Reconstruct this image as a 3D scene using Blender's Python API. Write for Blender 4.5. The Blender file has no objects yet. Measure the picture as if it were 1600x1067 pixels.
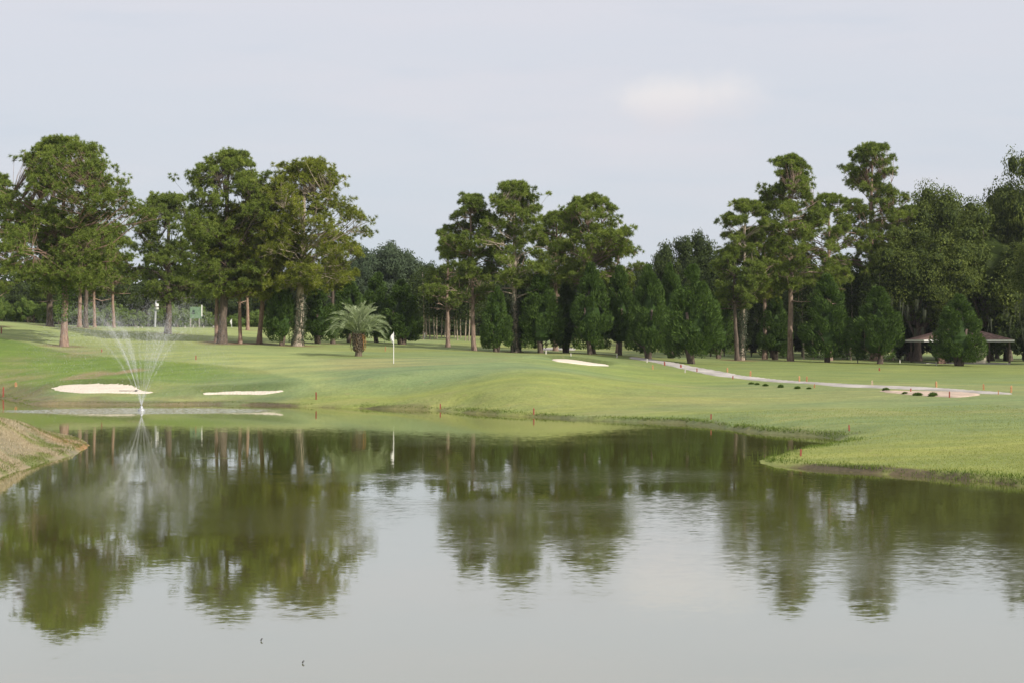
import bpy, math, random
import numpy as np
from math import radians as R, sin, cos, pi

# ------------------------------------------------------------------ camera, world, sun
CAMZ = 3.94
F = 2511.0            # focal length in pixels of the 1600 px wide photograph
HZ = 533.5
C = bpy.context.scene.collection
scn = bpy.context.scene
cd = bpy.data.cameras.new('camera'); cam = bpy.data.objects.new('camera', cd); C.objects.link(cam)
cam.location = (0, 0, CAMZ); cam.rotation_euler = (R(90), 0, 0)
cd.sensor_width = 36; cd.lens = 36 * F / 1600; cd.clip_start = .1; cd.clip_end = 6000
scn.camera = cam
SUN_EL, SUN_AZ = 33.0, 50.0        # azimuth measured from -Y (behind the camera) towards +X
sdir = np.array([sin(R(SUN_AZ)) * cos(R(SUN_EL)), -cos(R(SUN_AZ)) * cos(R(SUN_EL)), sin(R(SUN_EL))])
sl = bpy.data.lights.new('sun', 'SUN'); so = bpy.data.objects.new('sun', sl); C.objects.link(so)
sl.energy = 4.6; sl.angle = R(0.6); sl.color = (1.0, .94, .84)
from mathutils import Vector
so.rotation_euler = Vector(sdir).to_track_quat('Z', 'Y').to_euler()
so.location = (0, 0, 60)
scn.view_settings.view_transform = 'Standard'; scn.view_settings.look = 'None'
scn.view_settings.exposure = 0.0; scn.view_settings.gamma = 1
scn.cycles.max_bounces = 6; scn.cycles.transparent_max_bounces = 16
scn.cycles.diffuse_bounces = 3; scn.cycles.glossy_bounces = 3
scn.cycles.caustics_reflective = False; scn.cycles.caustics_refractive = False

class NT:
    """small helper to wire node trees"""
    def __init__(s, tree): s.t = tree; s.n = tree.nodes; s.l = tree.links
    def add(s, typ, **kw):
        n = s.n.new(typ)
        for k, v in kw.items():
            if k == 'inp':
                for a, b in v.items():
                    if hasattr(b, 'is_output') or isinstance(b, bpy.types.NodeSocket): s.l.new(b, n.inputs[a])
                    else: n.inputs[a].default_value = b
            else: setattr(n, k, v)
        return n
    def math(s, op, a, b=0.0, c=None, clamp=False):
        d = {0: a, 1: b}
        if c is not None: d[2] = c
        return s.add('ShaderNodeMath', operation=op, use_clamp=clamp, inp=d).outputs[0]
    def mix(s, f, a, b, blend='MIX'):
        n = s.n.new('ShaderNodeMix'); n.data_type = 'RGBA'; n.blend_type = blend
        for i, v in ((0, f), (6, a), (7, b)):
            if isinstance(v, bpy.types.NodeSocket): s.l.new(v, n.inputs[i])
            else:
                n.inputs[i].default_value = v if i == 0 else (tuple(v) + (1,))[:4]
        return n.outputs[2]
    def noise(s, vec, scale, detail=3, rough=.5, out=0):
        n = s.n.new('ShaderNodeTexNoise'); n.inputs['Scale'].default_value = scale
        n.inputs['Detail'].default_value = detail; n.inputs['Roughness'].default_value = rough
        s.l.new(vec, n.inputs['Vector']); return n.outputs[out]
    def ramp(s, v, a, b, c=0., d=1.):
        n = s.add('ShaderNodeMapRange', inp={0: v, 1: a, 2: b, 3: c, 4: d}); n.interpolation_type = 'SMOOTHSTEP'
        return n.outputs[0]

w = bpy.data.worlds.new('World'); scn.world = w; w.use_nodes = True
k = NT(w.node_tree); k.n.clear()
sky = k.add('ShaderNodeTexSky', sky_type='NISHITA', sun_disc=False)
sky.sun_elevation = R(SUN_EL); sky.sun_rotation = R(180 - SUN_AZ)
sky.air_density = 1.0; sky.dust_density = 3.0; sky.ozone_density = 1.0
tc = k.add('ShaderNodeTexCoord').outputs['Generated']
sx = k.add('ShaderNodeSeparateXYZ', inp={0: tc})
X_, Y_, Z_ = sx.outputs
ys = k.math('MAXIMUM', Y_, .05)
u_ = k.math('DIVIDE', X_, ys); v_ = k.math('DIVIDE', Z_, ys)
skyc = k.mix(1.0, sky.outputs[0], (.10, .10, .10), 'MULTIPLY')
# thin high veil of cirrus: the hazy pale sky itself
el = k.ramp(Z_, -.02, .35)
veil = k.mix(el, (.655, .725, .80), (.80, .785, .85))
stretch = k.add('ShaderNodeCombineXYZ', inp={0: k.math('MULTIPLY', u_, 1.6), 1: k.math('MULTIPLY', v_, 9.0), 2: 0.0}).outputs[0]
ci = k.noise(stretch, 1.3, 5, .55)
veil = k.mix(k.ramp(ci, .40, .70, 0, .6), veil, (.82, .785, .83))
ci2 = k.noise(stretch, 3.1, 4, .6)
veil = k.mix(k.ramp(ci2, .50, .72, 0, .28), veil, (.62, .69, .79))
skym = k.mix(.90, skyc, veil)
# one small soft cumulus low over the trees
uv = k.add('ShaderNodeCombineXYZ', inp={0: u_, 1: v_, 2: 0.0}).outputs[0]
cn = k.noise(uv, 28, 4, .55); cn2 = k.noise(uv, 9, 2, .5)
du = k.math('DIVIDE', k.math('SUBTRACT', u_, .103), .058)
dv = k.math('DIVIDE', k.math('SUBTRACT', v_, .150), .0205)
# flatten towards the right
dv = k.math('ADD', dv, k.math('MULTIPLY', du, -.10))
d2 = k.math('SQRT', k.math('ADD', k.math('MULTIPLY', du, du), k.math('MULTIPLY', dv, dv)))
d2 = k.math('ADD', d2, k.math('MULTIPLY', k.math('SUBTRACT', cn, .5), 1.3))
d2 = k.math('ADD', d2, k.math('MULTIPLY', k.math('SUBTRACT', cn2, .5), 1.1))
cm = k.math('MULTIPLY', k.ramp(d2, 1.10, .05, 0, .68), k.math('GREATER_THAN', Y_, .1))
ccol = k.mix(k.ramp(dv, -1.0, .6), (.74, .715, .755), (.92, .87, .845))
skym = k.mix(cm, skym, ccol)
bg = k.add('ShaderNodeBackground', inp={0: skym, 1: 1.0})
k.l.new(bg.outputs[0], k.add('ShaderNodeOutputWorld').inputs[0])

# ------------------------------------------------------------------ helpers
def wpos(px, D): return (px - 800) / F * D
def at(px, py, D): return np.array([(px - 800) / F * D, D, CAMZ - (py - HZ) / F * D])

def build(name, V, tris=None, quads=None, mat=None, parent=None, attrs=None, smooth=False, colors=None):
    V = np.asarray(V, dtype=np.float32).reshape(-1, 3)
    me = bpy.data.meshes.new(name)
    T = np.asarray(tris if tris is not None else np.zeros((0, 3)), dtype=np.int32).reshape(-1, 3)
    Q = np.asarray(quads if quads is not None else np.zeros((0, 4)), dtype=np.int32).reshape(-1, 4)
    me.vertices.add(len(V)); me.vertices.foreach_set('co', V.ravel())
    loops = np.concatenate([T.ravel(), Q.ravel()])
    me.loops.add(len(loops)); me.loops.foreach_set('vertex_index', loops)
    tot = np.concatenate([np.full(len(T), 3), np.full(len(Q), 4)]).astype(np.int32)
    st = np.concatenate([[0], np.cumsum(tot)[:-1]]).astype(np.int32)
    me.polygons.add(len(tot)); me.polygons.foreach_set('loop_start', st)
    me.polygons.foreach_set('use_smooth', np.full(len(tot), smooth))
    if attrs:
        for an, av in attrs.items():
            a = me.attributes.new(an, 'FLOAT', 'POINT'); a.data.foreach_set('value', np.asarray(av, dtype=np.float32))
    if colors is not None:
        a = me.attributes.new('gcol', 'FLOAT_COLOR', 'POINT')
        a.data.foreach_set('color', np.concatenate([colors, np.ones((len(V), 1))], 1).astype(np.float32).ravel())
    me.update(calc_edges=True); me.validate()
    if mat: me.materials.append(mat)
    o = bpy.data.objects.new(name, me); C.objects.link(o)
    if parent: o.parent = parent
    return o

class MB:
    """collects vertices and faces; attribute tint per vertex"""
    def __init__(s): s.V = []; s.T = []; s.Q = []; s.t = []; s.n = 0
    def put(s, V, T=None, Q=None, tint=.5):
        V = np.asarray(V, dtype=np.float64).reshape(-1, 3)
        if T is not None and len(T): s.T.append(np.asarray(T) + s.n)
        if Q is not None and len(Q): s.Q.append(np.asarray(Q) + s.n)
        s.V.append(V); s.t.append(np.broadcast_to(np.asarray(tint, dtype=np.float64), (len(V),)).copy()); s.n += len(V)
    def build(s, name, mat, parent=None, smooth=False):
        return build(name, np.concatenate(s.V), np.concatenate(s.T) if s.T else None,
                     np.concatenate(s.Q) if s.Q else None, mat, parent, {'tint': np.concatenate(s.t)}, smooth)
    def box(s, c, size, rz=0, tint=.5, taper=1.0):
        x, y, z = [v / 2 for v in size]
        P = np.array([[-x, -y, -z], [x, -y, -z], [x, y, -z], [-x, y, -z],
                      [-x * taper, -y * taper, z], [x * taper, -y * taper, z], [x * taper, y * taper, z], [-x * taper, y * taper, z]])
        c_, s_ = cos(rz), sin(rz)
        P = P @ np.array([[c_, s_, 0], [-s_, c_, 0], [0, 0, 1]]) + np.asarray(c)
        s.put(P, None, [[0, 3, 2, 1], [4, 5, 6, 7], [0, 1, 5, 4], [1, 2, 6, 5], [2, 3, 7, 6], [3, 0, 4, 7]], tint)
    def tube(s, P, r, sides=8, tint=.5, cap=True, flute=0, rng=None):
        P = np.asarray(P, float); r = np.asarray(r, float); k_ = len(P)
        d = np.gradient(P, axis=0); d /= np.linalg.norm(d, axis=1)[:, None] + 1e-9
        up = np.where(np.abs(d[:, 2:3]) > .9, np.array([[1., 0, 0]]), np.array([[0., 0, 1]]))
        a = np.cross(d, up); a /= np.linalg.norm(a, axis=1)[:, None] + 1e-9
        b = np.cross(d, a)
        th = np.arange(sides) * 2 * pi / sides
        fl = 1 + (flute * (rng.random((k_, sides)) - .5) if flute else 0)
        V = P[:, None] + (a[:, None] * np.cos(th)[None, :, None] + b[:, None] * np.sin(th)[None, :, None]) * (r[:, None] * fl)[:, :, None]
        i = np.arange(k_ - 1)[:, None] * sides; j = np.arange(sides)[None]; j2 = (j + 1) % sides
        Q = np.stack([i + j, i + sides + j, i + sides + j2, i + j2], -1).reshape(-1, 4)
        V = V.reshape(-1, 3); T = []
        if cap:
            V = np.concatenate([V, P[-1:] ]); e = (k_ - 1) * sides
            T = [[e + q, len(V) - 1, e + (q + 1) % sides] for q in range(sides)]
        s.put(V, T, Q, tint)
    def sticks(s, A, B, ra, rb, tint=.5):
        A = np.asarray(A); B = np.asarray(B); n = len(A)
        if n == 0: return
        d = B - A; d /= np.linalg.norm(d, axis=1)[:, None] + 1e-9
        up = np.where(np.abs(d[:, 2:3]) > .9, np.array([[1., 0, 0]]), np.array([[0., 0, 1]]))
        a = np.cross(d, up); a /= np.linalg.norm(a, axis=1)[:, None] + 1e-9
        b = np.cross(d, a); V = []
        for (Pp, r_) in ((A, ra), (B, rb)):
            for th in (0, 2.094, 4.189): V.append(Pp + (a * cos(th) + b * sin(th)) * r_)
        V = np.stack(V, 1).reshape(-1, 3); o = np.arange(n)[:, None] * 6
        Q = np.concatenate([o + np.array([[0, 3, 4, 1]]), o + np.array([[1, 4, 5, 2]]), o + np.array([[2, 5, 3, 0]])])
        s.put(V, None, Q, tint)

def unit(rng, n):
    v = rng.normal(size=(n, 3)); return v / (np.linalg.norm(v, axis=1)[:, None] + 1e-9)
def nrm(v): return v / (np.linalg.norm(v, axis=-1, keepdims=True) + 1e-9)

def blades(mb, cen, dr, L, W, tint, rng, root=.12, droop=0.):
    """one pointed triangle per row, growing from cen along dr"""
    n = len(cen); L = np.broadcast_to(L, (n,))[:, None]; W = np.broadcast_to(W, (n,))[:, None]
    side = nrm(np.cross(dr, unit(rng, n)))
    a = cen + dr * L * root - side * W / 2; b = cen + dr * L * root + side * W / 2
    c = cen + dr * L; c[:, 2] -= droop * L[:, 0]
    V = np.stack([a, b, c], 1).reshape(-1, 3)
    mb.put(V, np.arange(3 * n).reshape(-1, 3), None, np.repeat(np.broadcast_to(tint, (n,)), 3))

def leaves(mb, cen, dr, S, tint, rng, asp=.55):
    """one diamond leaf / leaf spray per row, facing roughly along dr"""
    n = len(cen); S = np.broadcast_to(S, (n,))[:, None]
    nn = nrm(dr + .9 * unit(rng, n)); a = nrm(np.cross(nn, unit(rng, n))); b = np.cross(nn, a)
    V = np.stack([cen - a * S, cen - b * S * asp, cen + a * S, cen + b * S * asp], 1).reshape(-1, 3)
    mb.put(V, None, np.arange(4 * n).reshape(-1, 4), np.repeat(np.broadcast_to(tint, (n,)), 4))

def hash2(ix, iy, seed):
    h = np.sin(ix * 127.1 + iy * 311.7 + seed * 74.7) * 43758.5453
    return h - np.floor(h)
def vnoise(x, y, seed=0):
    ix = np.floor(x); iy = np.floor(y); fx = x - ix; fy = y - iy
    fx = fx * fx * (3 - 2 * fx); fy = fy * fy * (3 - 2 * fy)
    a = hash2(ix, iy, seed); b = hash2(ix + 1, iy, seed); c = hash2(ix, iy + 1, seed); d = hash2(ix + 1, iy + 1, seed)
    return (a * (1 - fx) + b * fx) * (1 - fy) + (c * (1 - fx) + d * fx) * fy
def fbm(x, y, seed=0, o=4):
    s = 0; a = .5
    for i in range(o): s = s + a * vnoise(x * 2 ** i, y * 2 ** i, seed + i * 7); a *= .5
    return s / (1 - .5 ** o)
def sstep(a, b, x):
    t = np.clip((x - a) / (b - a), 0, 1); return t * t * (3 - 2 * t)

def thing(name, label, cat, loc=(0, 0, 0), rz=0, group=None):
    o = bpy.data.objects.new(name, None); C.objects.link(o)
    o.location = loc; o.rotation_euler = (0, 0, rz); o.empty_display_size = .5
    o['label'] = label; o['category'] = cat
    if group: o['group'] = group
    return o
def tag(o, label, cat, group=None):
    o['label'] = label; o['category'] = cat
    if group: o['group'] = group
    return o
def struct(o): o['kind'] = 'structure'; return o

# ------------------------------------------------------------------ materials
def mat_new(name):
    m = bpy.data.materials.new(name); m.use_nodes = True; kk = NT(m.node_tree); kk.n.clear()
    out = kk.add('ShaderNodeOutputMaterial'); return m, kk, out
def leaf_mat(name, dark, mid, light, transl=.28, rough=.65, spec=.12):
    m, q, out = mat_new(name)
    t = q.add('ShaderNodeAttribute', attribute_name='tint').outputs['Fac']
    c = q.mix(q.ramp(t, 0., .5), dark, mid); c = q.mix(q.ramp(t, .5, 1.), c, light)
    p = q.add('ShaderNodeBsdfPrincipled', inp={'Base Color': c, 'Roughness': rough, 'Specular IOR Level': spec})
    tr = q.add('ShaderNodeBsdfTranslucent', inp={0: q.mix(1.0, c, (1.25, 1.25, .7), 'MULTIPLY')})
    mx = q.add('ShaderNodeMixShader', inp={0: transl, 1: p.outputs[0], 2: tr.outputs[0]})
    q.l.new(mx.outputs[0], out.inputs[0]); return m
def bark_mat(name, a, b, sc=3.0):
    m, q, out = mat_new(name)
    oc = q.add('ShaderNodeTexCoord').outputs['Object']
    mp = q.add('ShaderNodeMapping', inp={0: oc}); mp.inputs['Scale'].default_value = (1, 1, .28)
    n = q.noise(mp.outputs[0], sc * 2.2, 5, .65); n2 = q.noise(oc, .5, 2, .5)
    c = q.mix(q.ramp(n, .35, .68), a, b); c = q.mix(q.ramp(n2, .4, .7, 0, .5), c, tuple(v * .62 for v in b))
    bp = q.add('ShaderNodeBump', inp={'Strength': .8, 'Distance': .05, 'Height': n})
    p = q.add('ShaderNodeBsdfPrincipled', inp={'Base Color': c, 'Roughness': .9, 'Normal': bp.outputs[0], 'Specular IOR Level': .2})
    q.l.new(p.outputs[0], out.inputs[0]); return m
def plain(name, col, rough=.6, var=.12, sc=6., spec=.4, metal=0.):
    m, q, out = mat_new(name)
    oc = q.add('ShaderNodeTexCoord').outputs['Object']
    n = q.noise(oc, sc, 4, .6)
    c = q.mix(q.ramp(n, .35, .7), tuple(v * (1 - var) for v in col), tuple(min(1, v * (1 + var)) for v in col))
    p = q.add('ShaderNodeBsdfPrincipled', inp={'Base Color': c, 'Roughness': rough, 'Specular IOR Level': spec, 'Metallic': metal})
    q.l.new(p.outputs[0], out.inputs[0]); return m

M = {}
M['pine'] = leaf_mat('pine_needles', (.088, .128, .026), (.180, .235, .046), (.285, .340, .075))
M['pine_blue'] = leaf_mat('pine_needles_cool', (.076, .116, .028), (.165, .218, .046), (.255, .310, .072))
M['pine_old'] = leaf_mat('pine_needles_warm', (.100, .125, .020), (.205, .238, .036), (.310, .330, .058))
M['cedar'] = leaf_mat('cedar_foliage', (.034, .066, .014), (.080, .136, .028), (.150, .225, .050), .2)
M['oak'] = leaf_mat('oak_leaves', (.042, .062, .013), (.090, .120, .023), (.165, .200, .042), .22)
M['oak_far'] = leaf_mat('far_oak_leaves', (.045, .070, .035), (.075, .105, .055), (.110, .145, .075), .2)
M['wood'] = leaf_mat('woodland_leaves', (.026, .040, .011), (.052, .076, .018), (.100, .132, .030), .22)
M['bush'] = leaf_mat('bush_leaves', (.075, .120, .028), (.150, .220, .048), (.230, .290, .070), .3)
M['palm'] = leaf_mat('palm_fronds', (.17, .22, .11), (.32, .38, .22), (.48, .53, .34), .2, .5)
M['deadfrond'] = leaf_mat('dead_fronds', (.14, .10, .05), (.28, .18, .08), (.50, .26, .10), .2)
M['ivy'] = leaf_mat('ivy_leaves', (.035, .075, .016), (.085, .150, .030), (.150, .220, .050), .3)
M['moss'] = leaf_mat('spanish_moss', (.07, .085, .055), (.13, .145, .10), (.20, .21, .15), .3)
M['bark'] = bark_mat('pine_bark', (.17, .115, .085), (.36, .27, .21))
M['bark_red'] = bark_mat('red_pine_bark', (.19, .12, .09), (.38, .265, .20))
M['bark_pale'] = bark_mat('pale_bark', (.24, .19, .14), (.50, .42, .33))
M['bark_dark'] = bark_mat('dark_bark', (.07, .055, .045), (.17, .13, .10))
M['palm_bark'] = bark_mat('palm_trunk_bark', (.08, .065, .045), (.22, .17, .12), 6)
M['sand'] = plain('bunker_sand', (.68, .60, .49), .95, .06, 1.2, .1)
def sand_rake(m):
    q = NT(m.node_tree); p = [n for n in q.n if n.type == 'BSDF_PRINCIPLED'][0]
    oc = q.add('ShaderNodeTexCoord').outputs['Object']; wv = q.add('ShaderNodeTexWave', inp={'Vector': oc, 'Scale': 1.3, 'Distortion': 7.0, 'Detail': 2.0})
    n = q.noise(oc, 2.2, 4, .6); h = q.math('ADD', q.math('MULTIPLY', wv.outputs['Fac'], .4), n)
    bp = q.add('ShaderNodeBump', inp={'Strength': .35, 'Distance': .08, 'Height': h}); q.l.new(bp.outputs[0], p.inputs['Normal'])
sand_rake(M['sand'])
M['sand_pink'] = plain('waste_sand', (.52, .41, .32), .95, .18, 1.0, .1)
M['path'] = plain('path_concrete', (.43, .40, .36), .9, .22, .6, .2)
M['red'] = plain('red_stake_paint', (.30, .075, .05), .7, .25)
M['orange'] = plain('orange_stake_wood', (.46, .24, .11), .7, .2)
M['tan'] = plain('weathered_wood', (.55, .43, .28), .8, .2)
M['whitep'] = plain('weathered_white_paint', (.50, .47, .41), .7, .15)
M['white'] = plain('white_paint', (.80, .79, .75), .5, .06)
M['greyw'] = plain('grey_wood', (.30, .28, .25), .8, .2)
M['roof'] = plain('roof_shingles', (.20, .125, .095), .9, .35, 3.)
M['cream'] = plain('cream_stucco', (.66, .60, .44), .8, .12, 1.5)
M['green_sheet'] = plain('green_sign_face', (.13, .22, .12), .7, .15, 1.5)
M['dkgreen'] = plain('dark_green_print', (.02, .05, .035), .7, .1)
M['metal'] = plain('galvanised_metal', (.42, .43, .44), .45, .1, 5., .5, .3)
M['dark'] = plain('dark_debris', (.03, .028, .022), .8, .2)

# ------------------------------------------------------------------ terrain
def Dsh(py): return F * CAMZ / (py - HZ)
pond_px = [(-260, 612), (-120, 616), (0, 622), (22, 627), (50, 631.5), (130, 632), (260, 632.5), (330, 631.5), (400, 633), (470, 634.5),
           (540, 637), (615, 639), (680, 641), (720, 644), (780, 648), (850, 652), (920, 656), (1000, 659), (1060, 661), (1100, 664.5),
           (1150, 671), (1200, 677), (1250, 680), (1290, 684), (1315, 692), (1290, 697), (1250, 704), (1215, 712), (1187, 719),
           (1205, 726), (1260, 731.5), (1310, 735), (1375, 740), (1440, 745), (1500, 750), (1600, 760), (1750, 778), (2000, 815)]
near_px = [(-330, 850), (-160, 790), (0, 745), (60, 726), (110, 711), (134, 702), (142, 697)]
back_px = [(130, 690), (60, 676), (-40, 664), (-180, 656), (-330, 648)]
def p2(px, py): D = Dsh(py); return (wpos(px, D), D)
poly = [p2(*a) for a in pond_px] + [(34, 22), (20, 10), (6, 7.6), (-8, 7.8), (-22, 10), (-34, 20)]
poly += [p2(*a) for a in near_px] + [p2(*a) for a in back_px]
poly = np.array(poly)
def subdiv(P, n=4):   # gentle Catmull-Rom rounding of the closed outline
    m = len(P); out = []
    for i in range(m):
        a, b, c, d = P[i - 1], P[i], P[(i + 1) % m], P[(i + 2) % m]
        for t in np.arange(n) / n:
            out.append(.5 * ((2 * b) + (-a + c) * t + (2 * a - 5 * b + 4 * c - d) * t * t + (-a + 3 * b - 3 * c + d) * t ** 3))
    return np.array(out)
polyS = subdiv(poly, 4)
def sdist(X, Y, P):
    """distance to closed outline P, negative inside"""
    X = X.ravel(); Y = Y.ravel(); best = np.full(X.shape, 1e9); ins = np.zeros(X.shape, bool)
    A = P; B = np.roll(P, -1, 0)
    for (ax, ay), (bx, by) in zip(A, B):
        dx, dy = bx - ax, by - ay; L = dx * dx + dy * dy + 1e-12
        t = np.clip(((X - ax) * dx + (Y - ay) * dy) / L, 0, 1)
        best = np.minimum(best, (X - ax - t * dx) ** 2 + (Y - ay - t * dy) ** 2)
        if ay != by:
            c = ((ay > Y) != (by > Y)) & (X < (bx - ax) * (Y - ay) / (by - ay) + ax); ins ^= c
    s = np.sqrt(best); return np.where(ins, -s, s)

ctl = []
def c1(px, py, z): D = F * (CAMZ - z) / (py - HZ); ctl.append((wpos(px, D), D, z))
def c2(px, py, D): ctl.append(tuple(at(px, py, D)))
for px, rows in {
    -500: [(600, 120), (540, 150), (505, 190)],
    -200: [(600, 118), (560, 132), (525, 150), (505, 170), (500, 200)],
    0: [(600, 117), (570, 126), (545, 137), (530, 145), (510, 160), (503.5, 175), (503, 200)],
    75: [(604, 110), (585, 119), (560, 131), (535, 147), (512, 168), (507, 182)],
    150: [(600, 110), (588, 116), (570, 125), (550, 137), (535, 150), (517, 180), (514, 200)],
    300: [(612, 105), (580, 113), (560, 122), (545, 135), (530, 155), (514, 185), (511.5, 205)],
    480: [(612, 102), (584, 108), (569, 115), (556, 126), (546, 142), (541, 150), (525, 185), (515, 210)],
    615: [(612, 101), (590, 102), (578, 106.5), (568, 113.5), (556, 128), (545, 146), (535, 175), (529, 215)],
    720: [(606, 97), (582, 103.5), (567, 112), (556, 130), (547, 148), (533, 185), (528, 220)],
    820: [(601, 92.5), (575, 102), (560, 116), (554.5, 133), (551.5, 148), (546, 170), (539, 205)],
    900: [(620, 92), (592, 97.5), (569, 116), (557, 136), (552, 148), (548, 168), (539, 205)],
    1000: [(625, 90), (596, 106), (574, 122), (563, 138), (556, 150), (548, 190)],
    1100: [(630, 88), (600, 106), (583, 117), (574, 130), (566, 144), (557, 175)],
    1235: [(620, 92), (600, 102), (585, 117), (572, 138), (564, 154), (557, 180)],
    1400: [(605, 97), (592, 110), (578, 130), (568.5, 150), (560, 180)],
    1600: [(617, 87), (604, 98), (588, 118), (576, 138), (571, 150), (562, 180)],
    1850: [(610, 87), (590, 110), (565, 150)],
    2300: [(610, 80), (560, 140)],
}.items():
    for py, D in rows: c2(px, py, D)
for a in [(1400, 722, .2), (1400, 700, .3), (1400, 680, .4), (1400, 660, .5), (1400, 640, .62), (1400, 620, .9), (1560, 742, .22), (1560, 700, .38),
          (1560, 660, .58), (1560, 640, .72), (1700, 700, .5), (1900, 700, .6), (1250, 722, .16), (1280, 660, .42), (1280, 640, .6),
          (1000, 645, .3), (1150, 655, .35), (720, 630, .45), (560, 625, .45), (400, 620, .4), (0, 651, 1.55), (60, 663, 1.12), (0, 652.5, 1.3), (60, 664, .97), (-50, 647, 1.6), (-120, 640, 2.0), (-260, 640, 2.2), (105, 681, .62)]:
    c1(*a)
for x, y, z in [(0, 0, 2.3), (-25, 0, 2.4), (25, 0, 2.3), (0, -40, 2.8), (-40, 15, 2.0), (45, 20, 1.5), (60, 45, 1.0), (-50, 45, 2.0), (70, 90, 1.4), (-60, 90, 2.0),
                (-160, 260, 7), (0, 260, 4.6), (160, 260, 3.2), (-250, 420, 7), (0, 420, 5), (250, 420, 3.5), (-90, 240, 6.3), (-40, 240, 5.6), (60, 240, 2.9), (0, 320, 4.8)]:
    ctl.append((x, y, z))
ctl = np.array(ctl)
def tps_k(r2): return np.where(r2 > 1e-9, r2 * np.log(r2 + 1e-12) * .5, 0)
def tps_fit(P, lam=1.5):
    n = len(P); d2 = ((P[:, None, :2] - P[None, :, :2]) ** 2).sum(-1)
    K = tps_k(d2) + lam * np.eye(n); Q = np.c_[np.ones(n), P[:, :2]]
    A = np.block([[K, Q], [Q.T, np.zeros((3, 3))]])
    return np.linalg.solve(A, np.r_[P[:, 2], 0, 0, 0])
Wt = tps_fit(ctl)
def topo(X, Y):
    sh = X.shape; X = X.ravel(); Y = Y.ravel(); Yc = np.clip(Y, -60, 420); Xc = np.clip(X, -260, 260)
    z = Wt[-3] + Wt[-2] * Xc + Wt[-1] * Yc
    for (cx, cy, _), wt in zip(ctl, Wt[:-3]): z = z + wt * tps_k((Xc - cx) ** 2 + (Yc - cy) ** 2)
    return z.reshape(sh)
BUNK = []
def height(X, Y, s=None):
    X = np.asarray(X, float); Y = np.asarray(Y, float)
    if s is None: s = sdist(X, Y, polyS).reshape(X.shape)
    s = s + .35 * (fbm(X * .9, Y * .9, 3, 3) - .5) + .5 * (fbm(X * .22, Y * .22, 5, 2) - .5) * sstep(4, 0, np.abs(s))
    tp = np.maximum(topo(X, Y), .16)
    tp = tp + .10 * (fbm(X * .16, Y * .16, 11, 3) - .5) * sstep(2, 8, s)
    for P_, yc_ in BUNK:
        near_ = (np.abs(X - P_[:, 0].mean()) < 14) & (np.abs(Y - P_[:, 1].mean()) < 14)
        if near_.any():
            sb = sdist(X[near_], Y[near_], P_); back = sstep(-1.0, 1.2, Y[near_] - yc_ )
            tp[near_] += .30 * sstep(.0, .45, sb) * sstep(4.0, .6, sb) * back
    lip = (.10 + .12 * fbm(X * .3, Y * .3, 15, 2)) * sstep(0, .40, s) + .03 * (fbm(X * 2.3, Y * 2.3, 9, 2) - .5) * sstep(.1, .5, s)
    b = sstep(.15, 2.7, s)
    land = lip * (1 - b) + tp * b
    return np.where(s > 0, land, np.maximum(-1.6, s * .5))
def gz(x, y): return float(height(np.array([x]), np.array([y]))[0])
_Ds = np.concatenate([np.arange(40, 240, .25)])
def on_ground(px, py, dmin=40):
    """where the sight line of a photo pixel first meets the ground: a plain 3D point on the terrain"""
    Dq = _Ds[_Ds >= dmin]; x = (px - 800) / F * Dq; z = height(x, Dq); y = HZ + (CAMZ - z) * F / Dq
    ok = np.where((y <= py) & (z > .05))[0]
    i = ok[0] if len(ok) else len(Dq) - 1
    return float(x[i]), float(Dq[i]), float(z[i])

def outline_px(top, bot):
    return [on_ground(px, py)[:2] for px, py in bot] + [on_ground(px, py)[:2] for px, py in reversed(top)]
BOUT = [outline_px([(84, 606), (105, 602), (135, 600.5), (175, 601), (205, 603.5), (222, 610), (238, 613)],
                   [(84, 609), (100, 612), (125, 614), (165, 614.5), (205, 614.8), (236, 614.8)]),
        outline_px([(318, 615), (345, 613), (385, 612.5), (430, 611), (442, 610.5)],
                   [(322, 616.5), (350, 616.3), (385, 616.8), (415, 616), (444, 612.5)]),
        outline_px([(865, 561.5), (885, 562), (905, 564), (930, 568), (950, 570.5)],
                   [(866, 563.8), (885, 566.5), (905, 569), (925, 571), (948, 571.6)])]
_b = [subdiv(np.array(o_), 3) for o_ in BOUT]; BUNK += [(P_, P_[:, 1].mean()) for P_ in _b]
yr = np.concatenate([np.arange(-60, 40, 2.), np.arange(40, 110, .25), np.arange(110, 160, .5), np.arange(160, 260, 1.5), np.arange(260, 440, 8), np.array([460, 520, 640, 900, 1400, 2200, 3200])])
ui = np.linspace(-.62, .62, 560); ui = np.concatenate([[-4, -2.2, -1.4, -.95, -.75], ui, [.75, .95, 1.4, 2.2, 4]])
GX = ui[None, :] * (yr[:, None] + 70); GY = np.repeat(yr[:, None], len(ui), 1)
S = sdist(GX, GY, polyS).reshape(GX.shape)
GZ = height(GX, GY, S)
ny, nx = GX.shape
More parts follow.
